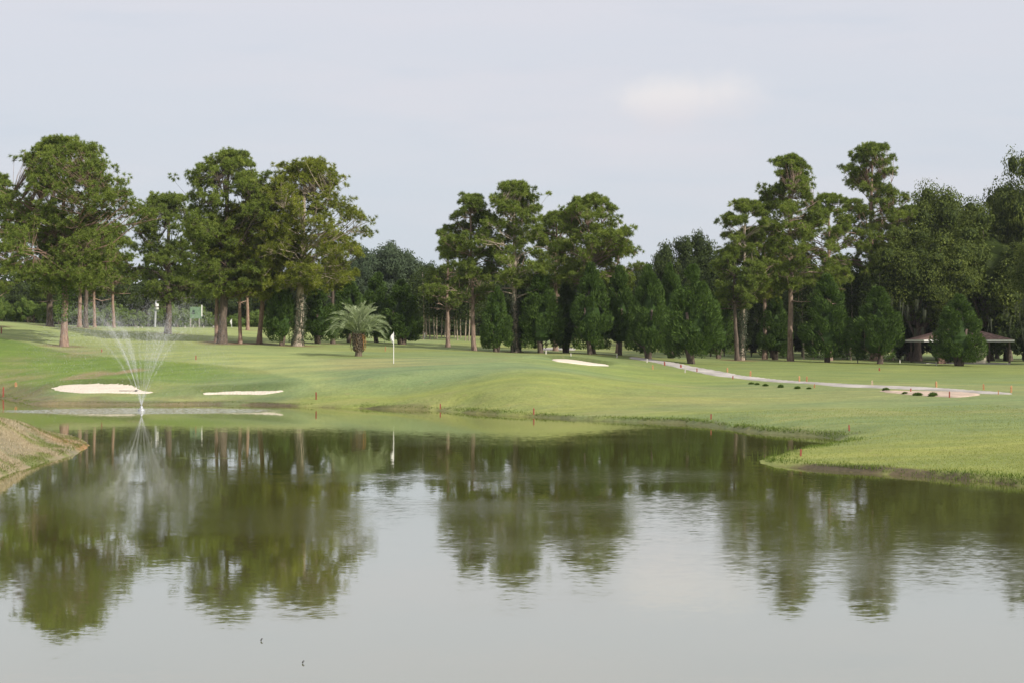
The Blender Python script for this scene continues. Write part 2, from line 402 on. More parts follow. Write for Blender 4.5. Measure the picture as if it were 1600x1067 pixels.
# grass kinds as colours per place: mown rough, fairway, putting green, bare earth, pine straw; also painted slope and lip shade
n1 = fbm(GX * .045, GY * .11, 21, 4); n2 = fbm(GX * .20, GY * .35, 31, 4); n3 = fbm(GX * .9, GY * .9, 41, 3)
col = np.zeros(GX.shape + (3,))
rough_c = np.array([.270, .295, .095]); fair_c = np.array([.215, .270, .125]); tan_c = np.array([.310, .305, .135]); lime_c = np.array([.275, .330, .080])
def mixc(a, b, f): return a * (1 - f[..., None]) + b * f[..., None]
col[:] = rough_c
col = mixc(col, fair_c, sstep(.42, .58, n1) * .8)
col = mixc(col, tan_c, sstep(.50, .68, n2) * .6)
PU = GX / np.maximum(GY, 5) * F + 800
def blob(px, D, wpx, wD, soft=.35):
    return 1 - sstep(1 - soft, 1 + soft, np.hypot((PU - px) / wpx, (GY - D) / wD))
col = mixc(col, fair_c * np.array([1.0, 1.02, 1.12]), blob(700, 106, 330, 6, .5) * .85)      # apron below the green
col = mixc(col, np.array([.315, .310, .150]), blob(560, 115, 230, 6.5, .12))               # putting green
col = mixc(col, fair_c * 1.1, blob(800, 118, 160, 10, .5) * .6)
col = mixc(col, lime_c, blob(1030, 112, 130, 7, .8) * .6)
col = mixc(col, lime_c, blob(800, 96, 420, 3.2, .8) * .22)
col = mixc(col, np.array([.30, .35, .13]), np.clip(blob(330, 165, 330, 26, .3) + blob(40, 158, 130, 18, .3), 0, 1) * .8)
col = mixc(col, lime_c * .82, blob(30, 124, 170, 12, .5) * .8)
col = mixc(col, tan_c, blob(1350, 90, 500, 8, .6) * .5)
col = mixc(col, fair_c, blob(1480, 84, 420, 3.5, .5) * .7)
col = mixc(col, np.array([.215, .255, .085]), blob(1330, 130, 380, 24, .35) * .75)
col = mixc(col, rough_c * np.array([1.12, 1.08, 1.0]), sstep(70, 50, GY) * .7)
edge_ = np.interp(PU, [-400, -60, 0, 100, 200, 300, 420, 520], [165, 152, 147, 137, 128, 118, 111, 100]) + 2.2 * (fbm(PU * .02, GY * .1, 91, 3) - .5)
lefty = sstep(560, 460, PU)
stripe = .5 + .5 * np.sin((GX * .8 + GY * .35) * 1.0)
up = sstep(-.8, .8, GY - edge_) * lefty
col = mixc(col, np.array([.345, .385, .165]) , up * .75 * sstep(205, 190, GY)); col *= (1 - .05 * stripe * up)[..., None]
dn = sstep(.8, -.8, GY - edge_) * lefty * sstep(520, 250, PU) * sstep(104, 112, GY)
col = mixc(col, np.array([.165, .240, .050]), dn * .9)  # lower hill slope: rough green, deepened to paint in the steep face's shading
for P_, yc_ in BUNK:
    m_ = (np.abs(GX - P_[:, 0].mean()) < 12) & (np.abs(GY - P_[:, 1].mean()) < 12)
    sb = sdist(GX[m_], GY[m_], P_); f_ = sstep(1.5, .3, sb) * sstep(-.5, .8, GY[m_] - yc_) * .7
    col[m_] = col[m_] * (1 - f_[:, None]) + np.array([.11, .135, .045]) * f_[:, None]  # back lips of the bunkers: dark rough grass with earth shadow painted in
# bare pinkish earth on the slopes by the big bunker and along the banks
earth = np.array([.27, .19, .135])
bare = np.clip(blob(185, 117.5, 55, 1.6, .6) + blob(125, 115.5, 28, 2, .6) + .6 * blob(120, 136, 40, 5, .7) + .6 * blob(12, 119, 60, 5, .6) + .4 * blob(30, 129, 40, 3, .6), 0, 1)
col = mixc(col, earth * 1.15, bare * sstep(.3, .55, n3) * .8)
nb_ = fbm(GX * .35, GY * .35, 63, 3)
dirtband = sstep(.80, .30, S + 1.6 * (n3 - .5) + 2.2 * (nb_ - .40))
leftside = sstep(560, 120, PU)
spitside = sstep(56, 53, GY) * sstep(5, 10, GX)
dirtband = dirtband * np.clip(.55 + sstep(640, 480, PU) + spitside, 0, 1)
dirtband = np.clip(dirtband * .9 + leftside * sstep(3.2, .6, S + 2.5 * (n3 - .5)) * .8, 0, 1)
col = mixc(col, np.array([.105, .072, .060]), dirtband * (1 - leftside * .6))
col = mixc(col, earth, dirtband * leftside * .6)
# the near left bank is straw brown
lb = sstep(-9, -13, GX) * sstep(72, 66, GY) * sstep(30, 40, GY) * (S > -.5)
straw = mixc(np.broadcast_to(np.array([.31, .25, .18]), col.shape), np.array([.21, .215, .085]), sstep(.52, .66, fbm(GX * 1.6, GY * 1.3, 77, 4)))
col = mixc(col, straw, lb * .95)
redtip = sstep(3.2, 1.0, np.hypot(GX + 15.6, GY - 60.3)); col = mixc(col, np.array([.42, .20, .10]), redtip * .7)
col *= (.88 + .24 * n3)[..., None]; col *= np.array([.94, .985, .90])
straw_spots = []
def terrain_mat():
    m, q, out = mat_new('golf_grass')
    g = q.add('ShaderNodeAttribute', attribute_name='gcol').outputs['Color']
    oc = q.add('ShaderNodeTexCoord').outputs['Object']
    mp = q.add('ShaderNodeMapping', inp={0: oc}); mp.inputs['Scale'].default_value = (.35, 1.0, 1)
    a = q.noise(mp.outputs[0], .5, 6, .62); b = q.noise(oc, 5.0, 4, .7); d = q.noise(oc, 1.7, 3, .6)
    c = q.mix(q.ramp(a, .3, .7, 0, 1), q.mix(1., g, (.84, .88, .90), 'MULTIPLY'), q.mix(1., g, (1.16, 1.10, 1.02), 'MULTIPLY'))
    c = q.mix(q.ramp(b, .35, .7, 0, .55), c, q.mix(1., c, (.66, .70, .62), 'MULTIPLY'))
    c = q.mix(q.ramp(d, .58, .72, 0, .38), c, (.27, .235, .11))
    e1 = q.noise(mp.outputs[0], 1.1, 5, .7)
    c = q.mix(q.ramp(e1, .60, .70, 0, .45), c, q.mix(1., c, (.55, .66, .50), 'MULTIPLY'))
    bh = q.math('ADD', b, q.math('MULTIPLY', d, 1.5))
    bp = q.add('ShaderNodeBump', inp={'Strength': .7, 'Distance': .08, 'Height': bh})
    p = q.add('ShaderNodeBsdfPrincipled', inp={'Base Color': c, 'Roughness': .85, 'Normal': bp.outputs[0], 'Specular IOR Level': .15})
    q.l.new(p.outputs[0], out.inputs[0]); return m
M['ground'] = terrain_mat()

def grid_quads(ny, nx):
    i = np.arange(ny - 1)[:, None] * nx; j = np.arange(nx - 1)[None]
    return np.stack([i + j, i + j + 1, i + nx + j + 1, i + nx + j], -1).reshape(-1, 4)

# ---- tree positions are needed for pine straw rings, so list them here
# kind, px, D, top py, crown half width px, crown bottom py, label ...
PINES = [
 # px, D, top, halfw, bottom, trunk r, shape, mat, bark, lean px, extras, label
 (100, 143, 215, 106, 446, .33, 'dome', 'pine', 'bark_red', 3, 'ivy', 'tall round headed pine with ivy up its trunk, furthest left of the big pines'),
 (262, 168, 303, 66, 470, .34, 'round', 'pine_blue', 'bark_dark', -2, '', 'dark dense pine standing alone between the big ivy pine and the twin trunks'),
 (347, 150, 235, 74, 462, .42, 'dome', 'pine', 'bark_dark', -8, '', 'wide domed pine with thick dark trunk, right hand of the close pair'),
 (338, 152, 345, 40, 440, .20, 'round', 'pine', 'bark_red', -6, '', 'thin reddish pine trunk squeezed against the left of the thick dark trunk'),
 (375, 151, 330, 52, 462, .18, 'round', 'pine_old', 'bark_red', 4, '', 'slim straight red barked pine just right of the thick dark trunk'),
 (405, 152, 300, 62, 468, .24, 'round', 'pine_old', 'bark_red', -8, '', 'slim pinkish pine with flared foot, next left of the ivy covered leaner'),
 (465, 150, 250, 80, 455, .44, 'dome', 'pine_old', 'bark_pale', -10, 'vine', 'yellowish domed pine with shaggy vine wrapped trunk behind the palm'),
 (520, 158, 366, 42, 452, .22, 'round', 'pine_old', 'bark_dark', 0, '', 'low yellow green pine crown on the right flank of the left grove'),
 (741, 151, 304, 52, 470, .22, 'cone', 'pine_blue', 'bark', 4, '', 'pointed pine with a straight bare trunk, left tree of the middle group'),
 (806, 150, 283, 62, 452, .31, 'cone', 'pine', 'bark_pale', 3, 'vine', 'tallest middle pine with pale shaggy vine covered trunk'),
 (868, 162, 333, 48, 450, .24, 'round', 'pine', 'bark', 0, '', 'lower pine filling the gap between the two tallest middle pines'),
 (925, 150, 307, 66, 452, .28, 'open', 'pine', 'bark', 2, '', 'open branched pine with see through limbs, right tree of the middle group'),
 (700, 165, 372, 34, 480, .22, 'round', 'pine_blue', 'bark', 0, '', 'short dark pine crown at the left shoulder of the middle group'),
 (965, 163, 372, 34, 455, .22, 'round', 'pine', 'bark', 0, '', 'short pine behind the cedar row at the right shoulder of the middle group'),
 (1159, 152, 313, 46, 470, .25, 'open', 'pine', 'bark_pale', -6, 'vine', 'leaning pale pine with vines at its foot, left of the tall right hand pines'),
 (1152, 151, 385, 40, 480, .22, 'round', 'pine_blue', 'bark_dark', 4, '', 'dark straight pine trunk close against the pale vine footed one'),
 (1235, 154, 243, 60, 452, .28, 'cone', 'pine', 'bark', 2, '', 'tall spire topped pine with bare trunk near the right cart path'),
 (1365, 168, 222, 52, 452, .33, 'open', 'pine', 'bark_red', 0, '', 'tallest right hand pine, rounded open crown standing above the oaks'),
 (1296, 163, 303, 44, 455, .28, 'round', 'pine', 'bark', 0, '', 'broad pine between the spire topped pine and the tallest right one'),
 (1195, 160, 352, 40, 470, .24, 'round', 'pine_old', 'bark', 0, '', 'low pine tucked under the left side of the spire topped pine'),
 (1420, 172, 322, 40, 460, .25, 'round', 'pine_blue', 'bark', 0, '', 'pine crown just right of and below the tallest right hand pine'),
 (-10, 160, 270, 46, 455, .35, 'dome', 'pine', 'bark', 0, '', 'pine cut by the left edge of the picture beside the ivy pine'),
 (124, 186, 345, 48, 445, .24, 'round', 'pine_blue', 'bark_red', -3, '', 'reddish background trunk, left of the two behind the ivy pine'),
 (134, 184, 338, 50, 440, .27, 'round', 'pine', 'bark_dark', -2, '', 'grey background trunk, right of the two behind the ivy pine'),
 (148, 196, 352, 42, 458, .20, 'round', 'pine_blue', 'bark_red', 0, '', 'thin distant pine trunk just right of the grey background trunk'),
 (178, 198, 350, 40, 462, .20, 'round', 'pine_blue', 'bark_red', 0, '', 'thin distant pine trunk in the gap left of the utility pole'),
 (387, 190, 360, 36, 460, .20, 'round', 'pine', 'bark_red', 0, '', 'thin distant pine seen between the two slim red trunks'),
 (78, 176, 322, 50, 462, .36, 'round', 'pine_blue', 'bark_dark', 2, '', 'very dark pine in deep shade just left of the ivy pine'),
]
for r_ in PINES:
    x = wpos(r_[0], r_[1]); straw_spots.append((x, r_[1], 1.2 + r_[5] * 3))
for (x, y, rr) in straw_spots:
    d = np.hypot(GX - x, (GY - y)); col = mixc(col, np.array([.20, .125, .075]), sstep(rr * 1.3, rr * .3, d + .6 * (n3 - .5)) * .75)
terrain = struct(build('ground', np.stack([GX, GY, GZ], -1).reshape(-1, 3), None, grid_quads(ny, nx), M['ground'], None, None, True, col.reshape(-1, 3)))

# ------------------------------------------------------------------ water
FX, FY = wpos(221, 91.5), 91.5
def water_mat():
    m, q, out = mat_new('pond_water')
    geo = q.add('ShaderNodeNewGeometry'); P = geo.outputs['Position']
    sp = q.add('ShaderNodeSeparateXYZ', inp={0: P}); px, py = sp.outputs[0], sp.outputs[1]
    mp = q.add('ShaderNodeMapping', inp={0: P}); mp.inputs['Scale'].default_value = (.55, 1.0, 1)
    w1 = q.noise(mp.outputs[0], 5.5, 3, .6, out=1); w2 = q.noise(mp.outputs[0], .55, 2, .5, out=1)
    w3 = q.noise(mp.outputs[0], 17.0, 2, .5, out=1)
    def ctr(c, s):
        v = q.add('ShaderNodeVectorMath', operation='SUBTRACT', inp={0: c, 1: (.5, .5, .5)}).outputs[0]
        n = q.n.new('ShaderNodeVectorMath'); n.operation = 'SCALE'; q.l.new(v, n.inputs[0])
        if isinstance(s, bpy.types.NodeSocket): q.l.new(s, n.inputs['Scale'])
        else: n.inputs['Scale'].default_value = s
        return n.outputs[0]
    mp2 = q.add('ShaderNodeMapping', inp={0: P}); mp2.inputs['Scale'].default_value = (.045, .10, 1)
    patch = q.noise(mp2.outputs[0], 1.0, 3, .6)
    ruf = q.ramp(patch, .40, .62, .10, 1.0)
    # calmer water to the left, breeze over the middle and right
    ruf = q.math('MULTIPLY', ruf, q.ramp(px, -11, -1, .42, 1.0))
    ruf = q.math('MULTIPLY', ruf, q.ramp(py, 18, 30, .45, 1.0))
    ruf = q.math('MULTIPLY', ruf, q.ramp(py, 64, 42, .50, 1.0))
    # fountain ring: broken, splashed water
    dx = q.math('DIVIDE', q.math('SUBTRACT', px, FX), 7.6); dy = q.math('DIVIDE', q.math('SUBTRACT', py, FY), 3.9)
    rr = q.math('SQRT', q.math('ADD', q.math('MULTIPLY', dx, dx), q.math('MULTIPLY', dy, dy)))
    rr = q.math('ADD', rr, q.math('MULTIPLY', q.math('SUBTRACT', q.noise(P, .7, 3), .5), .5))
    spl = q.ramp(rr, 1.15, .85)
    # a thin wind line
    ln = q.math('MULTIPLY', q.ramp(q.math('ABSOLUTE', q.math('ADD', q.math('SUBTRACT', py, 54.2), q.math('MULTIPLY', px, .03))), .35, .05),
                q.math('MULTIPLY', q.ramp(px, -12.2, -11.0), q.ramp(px, -9.2, -9.6)))
    a1 = q.math('ADD', q.math('MULTIPLY', ruf, .046), .006)
    a1 = q.math('ADD', a1, q.math('MULTIPLY', spl, .30))
    a1 = q.math('ADD', a1, q.math('MULTIPLY', ln, .12))
    s1 = ctr(w1, a1); s2 = ctr(w2, q.math('MULTIPLY', a1, .18)); s3 = ctr(w3, q.math('MULTIPLY', a1, .8))
    sm = q.add('ShaderNodeVectorMath', operation='ADD', inp={0: s1, 1: s2}).outputs[0]
    sm = q.add('ShaderNodeVectorMath', operation='ADD', inp={0: sm, 1: s3}).outputs[0]
    sm = q.add('ShaderNodeVectorMath', operation='MULTIPLY', inp={0: sm, 1: (1, 1, 0)}).outputs[0]
    nv = q.add('ShaderNodeVectorMath', operation='ADD', inp={0: sm, 1: (0, 0, 1)}).outputs[0]
    nv = q.add('ShaderNodeVectorMath', operation='NORMALIZE', inp={0: nv}).outputs[0]
    lw = q.add('ShaderNodeLayerWeight', inp={0: .5}).outputs['Facing']
    fac = q.ramp(lw, .55, .97, .36, .84)
    n = q.n[-1]
    foam = q.ramp(q.noise(P, 3.5, 4, .7), .40, .66, .28, .9)
    foam = q.math('MULTIPLY', foam, spl)
    murk = q.mix(q.noise(P, .12, 2), (.120, .122, .024), (.145, .142, .034))
    body = q.mix(foam, murk, (.60, .62, .62))
    df = q.add('ShaderNodeBsdfDiffuse', inp={0: body})
    gl = q.add('ShaderNodeBsdfGlossy', inp={0: (.94, .94, .915, 1), 1: .02, 'Normal': nv})
    q.l.new(q.math('ADD', q.math('MULTIPLY', ruf, .075), .025), gl.inputs[1])
    fac = q.math('MULTIPLY', fac, q.math('SUBTRACT', 1.0, q.math('MULTIPLY', foam, .7)))
    mx = q.add('ShaderNodeMixShader', inp={0: fac, 1: df.outputs[0], 2: gl.outputs[0]})
    q.l.new(mx.outputs[0], out.inputs[0]); return m
M['water'] = water_mat()
struct(build('pond_water', [(-90, 3, 0), (90, 3, 0), (90, 122, 0), (-90, 122, 0)], None, [[0, 1, 2, 3]], M['water']))

# ------------------------------------------------------------------ sheets on the ground: bunkers, path, waste sand
def sheet(name, outline, mat, lift=.06, step=.3, rag=.12):
    P = subdiv(np.array(outline), 4); x0, y0 = P.min(0) - .6; x1, y1 = P.max(0) + .6
    xs = np.arange(x0, x1, step); ys_ = np.arange(y0, y1, step)
    gx, gy = np.meshgrid(xs, ys_); s = sdist(gx, gy, P).reshape(gx.shape) + rag * 2 * (vnoise(gx * 1.3, gy * 1.3, 8) - .5)
    z = height(gx, gy) + lift - np.clip(s + .15, 0, 1) * .5
    cell = (s[:-1, :-1] < .35) | (s[1:, 1:] < .35) | (s[1:, :-1] < .35) | (s[:-1, 1:] < .35)
    Q = grid_quads(*gx.shape).reshape(gx.shape[0] - 1, gx.shape[1] - 1, 4)[cell]
    used = np.unique(Q); rm = np.zeros(gx.size, int); rm[used] = np.arange(len(used))
    V = np.stack([gx, gy, z], -1).reshape(-1, 3)[used]
    return struct(build(name, V, None, rm[Q], mat, None, None, True))
for nm_, ol_, st_ in zip(('bunker_large', 'bunker_long', 'bunker_mound'), BOUT, (.3, .2, .2)): sheet(nm_, ol_, M['sand'], step=st_)
path_px_top = [(985, 558), (1010, 560.5), (1030, 563.5), (1070, 570), (1106, 577), (1150, 585), (1200, 591.5), (1300, 599), (1380, 603), (1480, 607.5), (1530, 611), (1575, 614)]
path_px_bot = [(985, 560), (1010, 564), (1030, 568), (1070, 577), (1106, 585.5), (1150, 591), (1200, 596), (1300, 603.3), (1380, 606.8), (1480, 611), (1530, 614.6), (1578, 615.8)]
sheet('cart_path', outline_px(path_px_top, path_px_bot), M['path'], step=.25, rag=.03)
sheet('waste_sand', outline_px([(1372, 610.5), (1400, 611), (1440, 611.5), (1485, 612.5), (1530, 615.3)],
                           [(1378, 612.5), (1410, 615.5), (1440, 618), (1470, 620), (1500, 620.5), (1528, 617.5)]), M['sand_pink'], step=.2)
sheet('far_path', outline_px([(843, 544.2), (880, 543.6), (898, 544.4)], [(843, 547), (880, 546.4), (898, 547)]), M['path'], step=.4, rag=.02)

# ------------------------------------------------------------------ tree builders
SHAPES = {
 'dome':  [(0, .35), (.12, .72), (.30, .95), (.50, 1.0), (.62, .88), (.75, .74), (.87, .56), (.95, .34), (1, .10)],
 'round': [(0, .40), (.15, .80), (.35, 1.0), (.55, .95), (.75, .75), (.90, .50), (1, .12)],
 'cone':  [(0, .50), (.12, .85), (.30, 1.0), (.50, .90), (.68, .68), (.82, .46), (.93, .26), (1, .06)],
 'open':  [(0, .40), (.15, .75), (.35, .95), (.50, 1.0), (.68, .72), (.80, .68), (.92, .45), (1, .10)],
}
def make_pine(r_, seed):
    px, D, top, hw, bot, tr, shape, mk, bk, lean, extra, label = r_
    rng = np.random.default_rng(seed)
    x = wpos(px, D); z0 = gz(x, D); pxm = D / F
    H = CAMZ + (HZ - top) * pxm - z0; cb = CAMZ + (HZ - bot) * pxm - z0; Rw = hw * pxm
    t = thing('pine_tree', label, 'pine tree', (x, D, z0 - .05))
    sh = np.array(SHAPES[shape]); env = lambda f: np.interp(f, sh[:, 0], sh[:, 1]) * Rw
    lobes = rng.random(4) * 6.28
    lob = lambda az, f: 1 + .16 * np.sin(2 * az + lobes[0] + 5 * f) + .12 * np.sin(3 * az + lobes[1] - 7 * f) + .08 * np.sin(5 * az + lobes[2] + 11 * f)
    # trunk
    zs = np.linspace(0, H * .97, 16); f = zs / H
    bend = np.cumsum(rng.normal(0, .05, (16, 2)), 0) * (H / 25); bend -= bend[0]
    lx = -lean * pxm
    TX = bend[:, 0] + lx * np.sin(f * 1.6); TY = bend[:, 1]
    rad = tr * (1 - .80 * f ** 1.1) * (1 + .35 * np.exp(-zs / .4))
    wood = MB(); wood.tube(np.c_[TX, TY, zs], rad, 10, .5, flute=.12, rng=rng)
    tpos = lambda z: np.c_[np.interp(z, zs, TX), np.interp(z, zs, TY), z]
    CH = H - cb
    area = 3.0 * Rw * CH * .8
    open_ = shape in ('dome', 'open')
    per = 8
    nsup = int(area / (1.34 if not open_ else 1.24) * (1.0 if D < 175 else .75)); ncl = nsup * per
    fs = ((np.arange(nsup) + rng.random(nsup)) / nsup)[rng.permutation(nsup)] ** (1.0 if shape != 'cone' else .9); fs[:3] = [.99, .96, .93]; as_ = (np.arange(nsup) * 2.39996 + rng.normal(0, .45, nsup)) % 6.283
    ins = rng.random(nsup) < (.16 + .34 * (fs < .5))
    rs = np.where(ins, rng.uniform(.2, .7, nsup), rng.uniform(.72, 1.08, nsup))
    if open_: rs = np.where((fs > .55) & ins, rng.uniform(.7, .95, nsup), rs)
    fs = np.repeat(fs, per); as_ = np.repeat(as_, per); rs = np.repeat(rs, per)
    r0_ = env(fs) * rs * lob(as_, fs); spread = np.clip(Rw / 4.5, .6, 1.1) * (.62 if open_ else .60)
    ox = r0_ * np.cos(as_) + rng.normal(0, spread, ncl); oy = r0_ * np.sin(as_) + rng.normal(0, spread, ncl)
    fz = np.clip(fs + rng.normal(0, .42 * spread, ncl) / CH, 0, 1.0)
    rr = np.hypot(ox, oy); az = np.arctan2(oy, ox)
    ze = cb + fz * CH * .975
    cen = np.c_[np.interp(ze, zs, TX) + rr * np.cos(az), np.interp(ze, zs, TY) + rr * np.sin(az), ze]
    rise = np.where(fz > .5, .55 + .5 * (fz - .5), .12 + .5 * fz) * rng.uniform(.6, 1.3, ncl)
    zst = np.clip(ze - rise * rr, cb * .92, H * .93)
    order = np.argsort(-rr)
    crown = MB()
    # main limbs: the 40 longest clusters get real curved limbs, the rest join the nearest limb point
    nodes = []
    for i in order[:170:3]:
        A = tpos(zst[i:i + 1])[0]; B = cen[i]; m_ = (A + B) / 2 + np.array([0, 0, (-.08 if fz[i] > .5 else .10) * rr[i]]) + rng.normal(0, .15, 3)
        P = np.array([A, A * .6 + m_ * .4 + rng.normal(0, .08, 3), m_, m_ * .45 + B * .55 + rng.normal(0, .1, 3), B])
        r0 = np.clip(.020 + rr[i] * .010, .03, tr * .32)
        wood.tube(P, np.linspace(r0, .022, 5), 5, .6, cap=False)
        nodes += [P[1], P[2], P[3], P[2] * .5 + P[3] * .5]
    nodes = np.array(nodes)
    rest = np.setdiff1d(order, order[:170:3])
    if len(rest):
        d = ((cen[rest][:, None] - nodes[None]) ** 2).sum(-1) + 3. * np.maximum(0, nodes[None, :, 2] - cen[rest][:, None, 2])
        A = nodes[d.argmin(1)]; mid = (A + cen[rest]) / 2 + rng.normal(0, .12, (len(rest), 3)); mid[:, 2] -= .1
        wood.sticks(A, mid, .024, .018, .6); wood.sticks(mid, cen[rest], .018, .010, .6)
    # tufts around each cluster centre
    nt = rng.integers(5, 10, ncl)
    rc = rng.uniform(.36, .72, ncl) * (.95 if open_ else 1.0) * np.clip(Rw / 4.5, .65, 1.05) * np.where(fz > .85, .75, 1.)
    ci_ = np.repeat(np.arange(ncl), nt); n = len(ci_)
    off = unit(rng, n) * (rng.random(n) ** .45)[:, None] * rc[ci_][:, None]; off[:, 2] = off[:, 2] * .85 + .1
    T = cen[ci_] + off
    wood.sticks(cen[ci_][::2], T[::2], .014, .008, .6)
    outd = nrm(off + np.array([0, 0, .35]) + nrm(cen[ci_] - tpos(cen[ci_][:, 2])) * .3)
    ctint = rng.normal(.48, .15, ncl); tt = np.clip(ctint[ci_] + rng.normal(0, .12, n), 0, 1)
    nb = 24
    bi = np.repeat(np.arange(n), nb)
    dr = nrm(outd[bi] * .75 + unit(rng, len(bi)))
    L = rng.uniform(.24, .40, len(bi))
    blades(crown, T[bi], dr, L, .052, np.clip(tt[bi] + rng.normal(0, .06, len(bi)), 0, 1), rng, .10, .06)
    # a few bare dead limbs low in the crown
    for j in range(7):
        zz = rng.uniform(cb * .8, cb + CH * .3); a_ = rng.random() * 6.28; ln = env(.3) * rng.uniform(.35, .8)
        A = tpos(np.array([zz]))[0]; e = A + np.array([cos(a_) * ln, sin(a_) * ln, rng.uniform(-.15, .35) * ln])
        m_ = (A + e) / 2 + rng.normal(0, .18, 3)
        wood.tube(np.array([A, m_, e]), [.07, .05, .02], 5, .9, cap=False)
        wood.sticks(np.array([m_, m_ * .5 + e * .5]), np.array([m_, e]) + rng.normal(0, .5, (2, 3)), .025, .012, .9)
    wood.build('trunk', M[bk], t, True)
    crown.build('crown', M[mk], t)
    if extra:
        iv = MB(); zi = rng.random(2600 if extra == 'ivy' else 1500)
        if extra == 'ivy':
            lo, hi = 2.2, cb + 3.0; zz = lo + (hi - lo) * zi; wid = .25 + .65 * np.sin(np.clip((zz - lo) / (hi - lo), 0, 1) * pi) ** .7
        else:
            lo, hi = .3, cb * .95; zz = lo + (hi - lo) * zi; wid = .10 + .30 * np.abs(np.sin(zz * 1.7 + seed)) * (zz / hi) + .10
        aa = rng.random(len(zz)) * 6.28; rad_ = np.interp(zz, zs, rad) * .9 + wid * rng.random(len(zz)) ** 1.5
        cc = tpos(zz) + np.c_[np.cos(aa) * rad_, np.sin(aa) * rad_, np.zeros(len(zz))]
        leaves(iv, cc, np.c_[np.cos(aa), np.sin(aa), np.full(len(zz), .1)], rng.uniform(.05, .11, len(zz)), np.clip(rng.normal(.55 if extra == 'ivy' else .35, .25, len(zz)), 0, 1), rng)
        if extra == 'vine':
            for j in range(9):
                zz = np.linspace(.1, hi * rng.uniform(.6, 1.), 12); a0 = rng.random() * 6.28; aa = a0 + .9 * np.sin(zz * rng.uniform(.5, 1.4) + j)
                rad_ = np.interp(zz, zs, rad) + .05 + .05 * np.sin(zz * 3 + j)
                vv = tpos(zz) + np.c_[np.cos(aa) * rad_, np.sin(aa) * rad_, np.zeros(12)]
                wood2.tube(vv, np.full(12, .035), 5, .8, cap=False) if False else iv.tube(vv, np.full(12, .035), 5, .15, cap=False)
        iv.build('ivy', M['ivy'] if extra == 'ivy' else M['moss'], t)
    return t
for i, r_ in enumerate(PINES): make_pine(r_, 100 + i)

def cedar_mesh(seed, name='cedar'):
    """unit tree: 1 m tall crown envelope radius .25, scaled when placed; returns (wood MB, crown MB)"""
    rng = np.random.default_rng(seed)
    H, Rw = 8.0, 2.1; lo = .95
    wood = MB(); crown = MB()
    for j in range(rng.integers(1, 4)):
        a = rng.random() * 6.28; zz = np.linspace(0, 4, 6)
        wood.tube(np.c_[.12 * cos(a) + cos(a) * zz * .16, .12 * sin(a) + sin(a) * zz * .16, zz], np.linspace(.22, .08, 6), 7, .5, flute=.2, rng=rng)
    for j in range(10):
        a = rng.random() * 6.28; zz = rng.uniform(.7, 2.2); L_ = rng.uniform(.5, 1.5)
        wood.tube(np.array([[0, 0, zz], [cos(a) * L_ * .5, sin(a) * L_ * .5, zz + .35], [cos(a) * L_, sin(a) * L_, zz + .85]]), [.06, .045, .02], 5, .5, cap=False)
    sh = np.array([(0, .60), (.07, .86), (.20, 1.0), (.38, .97), (.55, .80), (.72, .54), (.86, .30), (.95, .13), (1, .02)])
    # flame-shaped lobes on the envelope
    nl = 64; lz = rng.random(nl) ** 1.05; la = (np.arange(nl) * 2.4 + rng.normal(0, .3, nl))
    lr = np.interp(lz, sh[:, 0], sh[:, 1]) * Rw * (1 + .10 * np.sin(2 * la + seed)) * rng.uniform(.80, 1.02, nl)
    lc = np.c_[np.cos(la) * lr * .70, np.sin(la) * lr * .70, lo + lz * (H - lo) * .93 - .1]
    ls = rng.uniform(.40, .70, nl) * (1.15 - .60 * lz)
    lt = rng.normal(.45, .14, nl)
    nb = 230; bi = np.repeat(np.arange(nl), nb)
    u = unit(rng, len(bi)); P = lc[bi] + u * np.c_[ls[bi] * .80, ls[bi] * .80, ls[bi] * 1.35] * (rng.uniform(.75, 1.05, len(bi)))[:, None]
    P = P[P[:, 2] > lo * .55]; bi = bi[:len(P)]
    rad2 = np.c_[P[:, 0], P[:, 1], np.zeros(len(P))]
    dr = nrm(nrm(rad2) * .7 + np.array([0, 0, .9]) + unit(rng, len(P)) * .6)
    blades(crown, P, dr, rng.uniform(.16, .30, len(P)), .085, np.clip(rng.normal(.45, .18, len(P)), 0, 1), rng, -.1)
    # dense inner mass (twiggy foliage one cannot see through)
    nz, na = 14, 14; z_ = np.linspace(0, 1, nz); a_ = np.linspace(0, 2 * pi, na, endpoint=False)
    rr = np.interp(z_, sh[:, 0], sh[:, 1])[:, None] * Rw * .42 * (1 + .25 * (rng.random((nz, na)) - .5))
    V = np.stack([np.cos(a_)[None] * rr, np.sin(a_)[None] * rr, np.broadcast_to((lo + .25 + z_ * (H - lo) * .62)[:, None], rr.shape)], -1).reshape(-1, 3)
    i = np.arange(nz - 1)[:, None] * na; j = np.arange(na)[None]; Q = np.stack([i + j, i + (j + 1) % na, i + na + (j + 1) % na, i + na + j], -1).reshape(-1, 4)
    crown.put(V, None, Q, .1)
    return wood, crown

def sphere_lp(c, r, rng, n=8, m=6):
    a = np.linspace(0, 2 * pi, n, endpoint=False); p = np.linspace(.2, pi - .2, m)
    rr = r * (1 + .25 * (rng.random((m, n)) - .5))
    V = np.stack([np.sin(p)[:, None] * np.cos(a)[None] * rr, np.sin(p)[:, None] * np.sin(a)[None] * rr, np.cos(p)[:, None] * rr * .8], -1).reshape(-1, 3) + c
    i = np.arange(m - 1)[:, None] * n; j = np.arange(n)[None]
    return V, np.stack([i + j, i + n + j, i + n + (j + 1) % n, i + (j + 1) % n], -1).reshape(-1, 4)

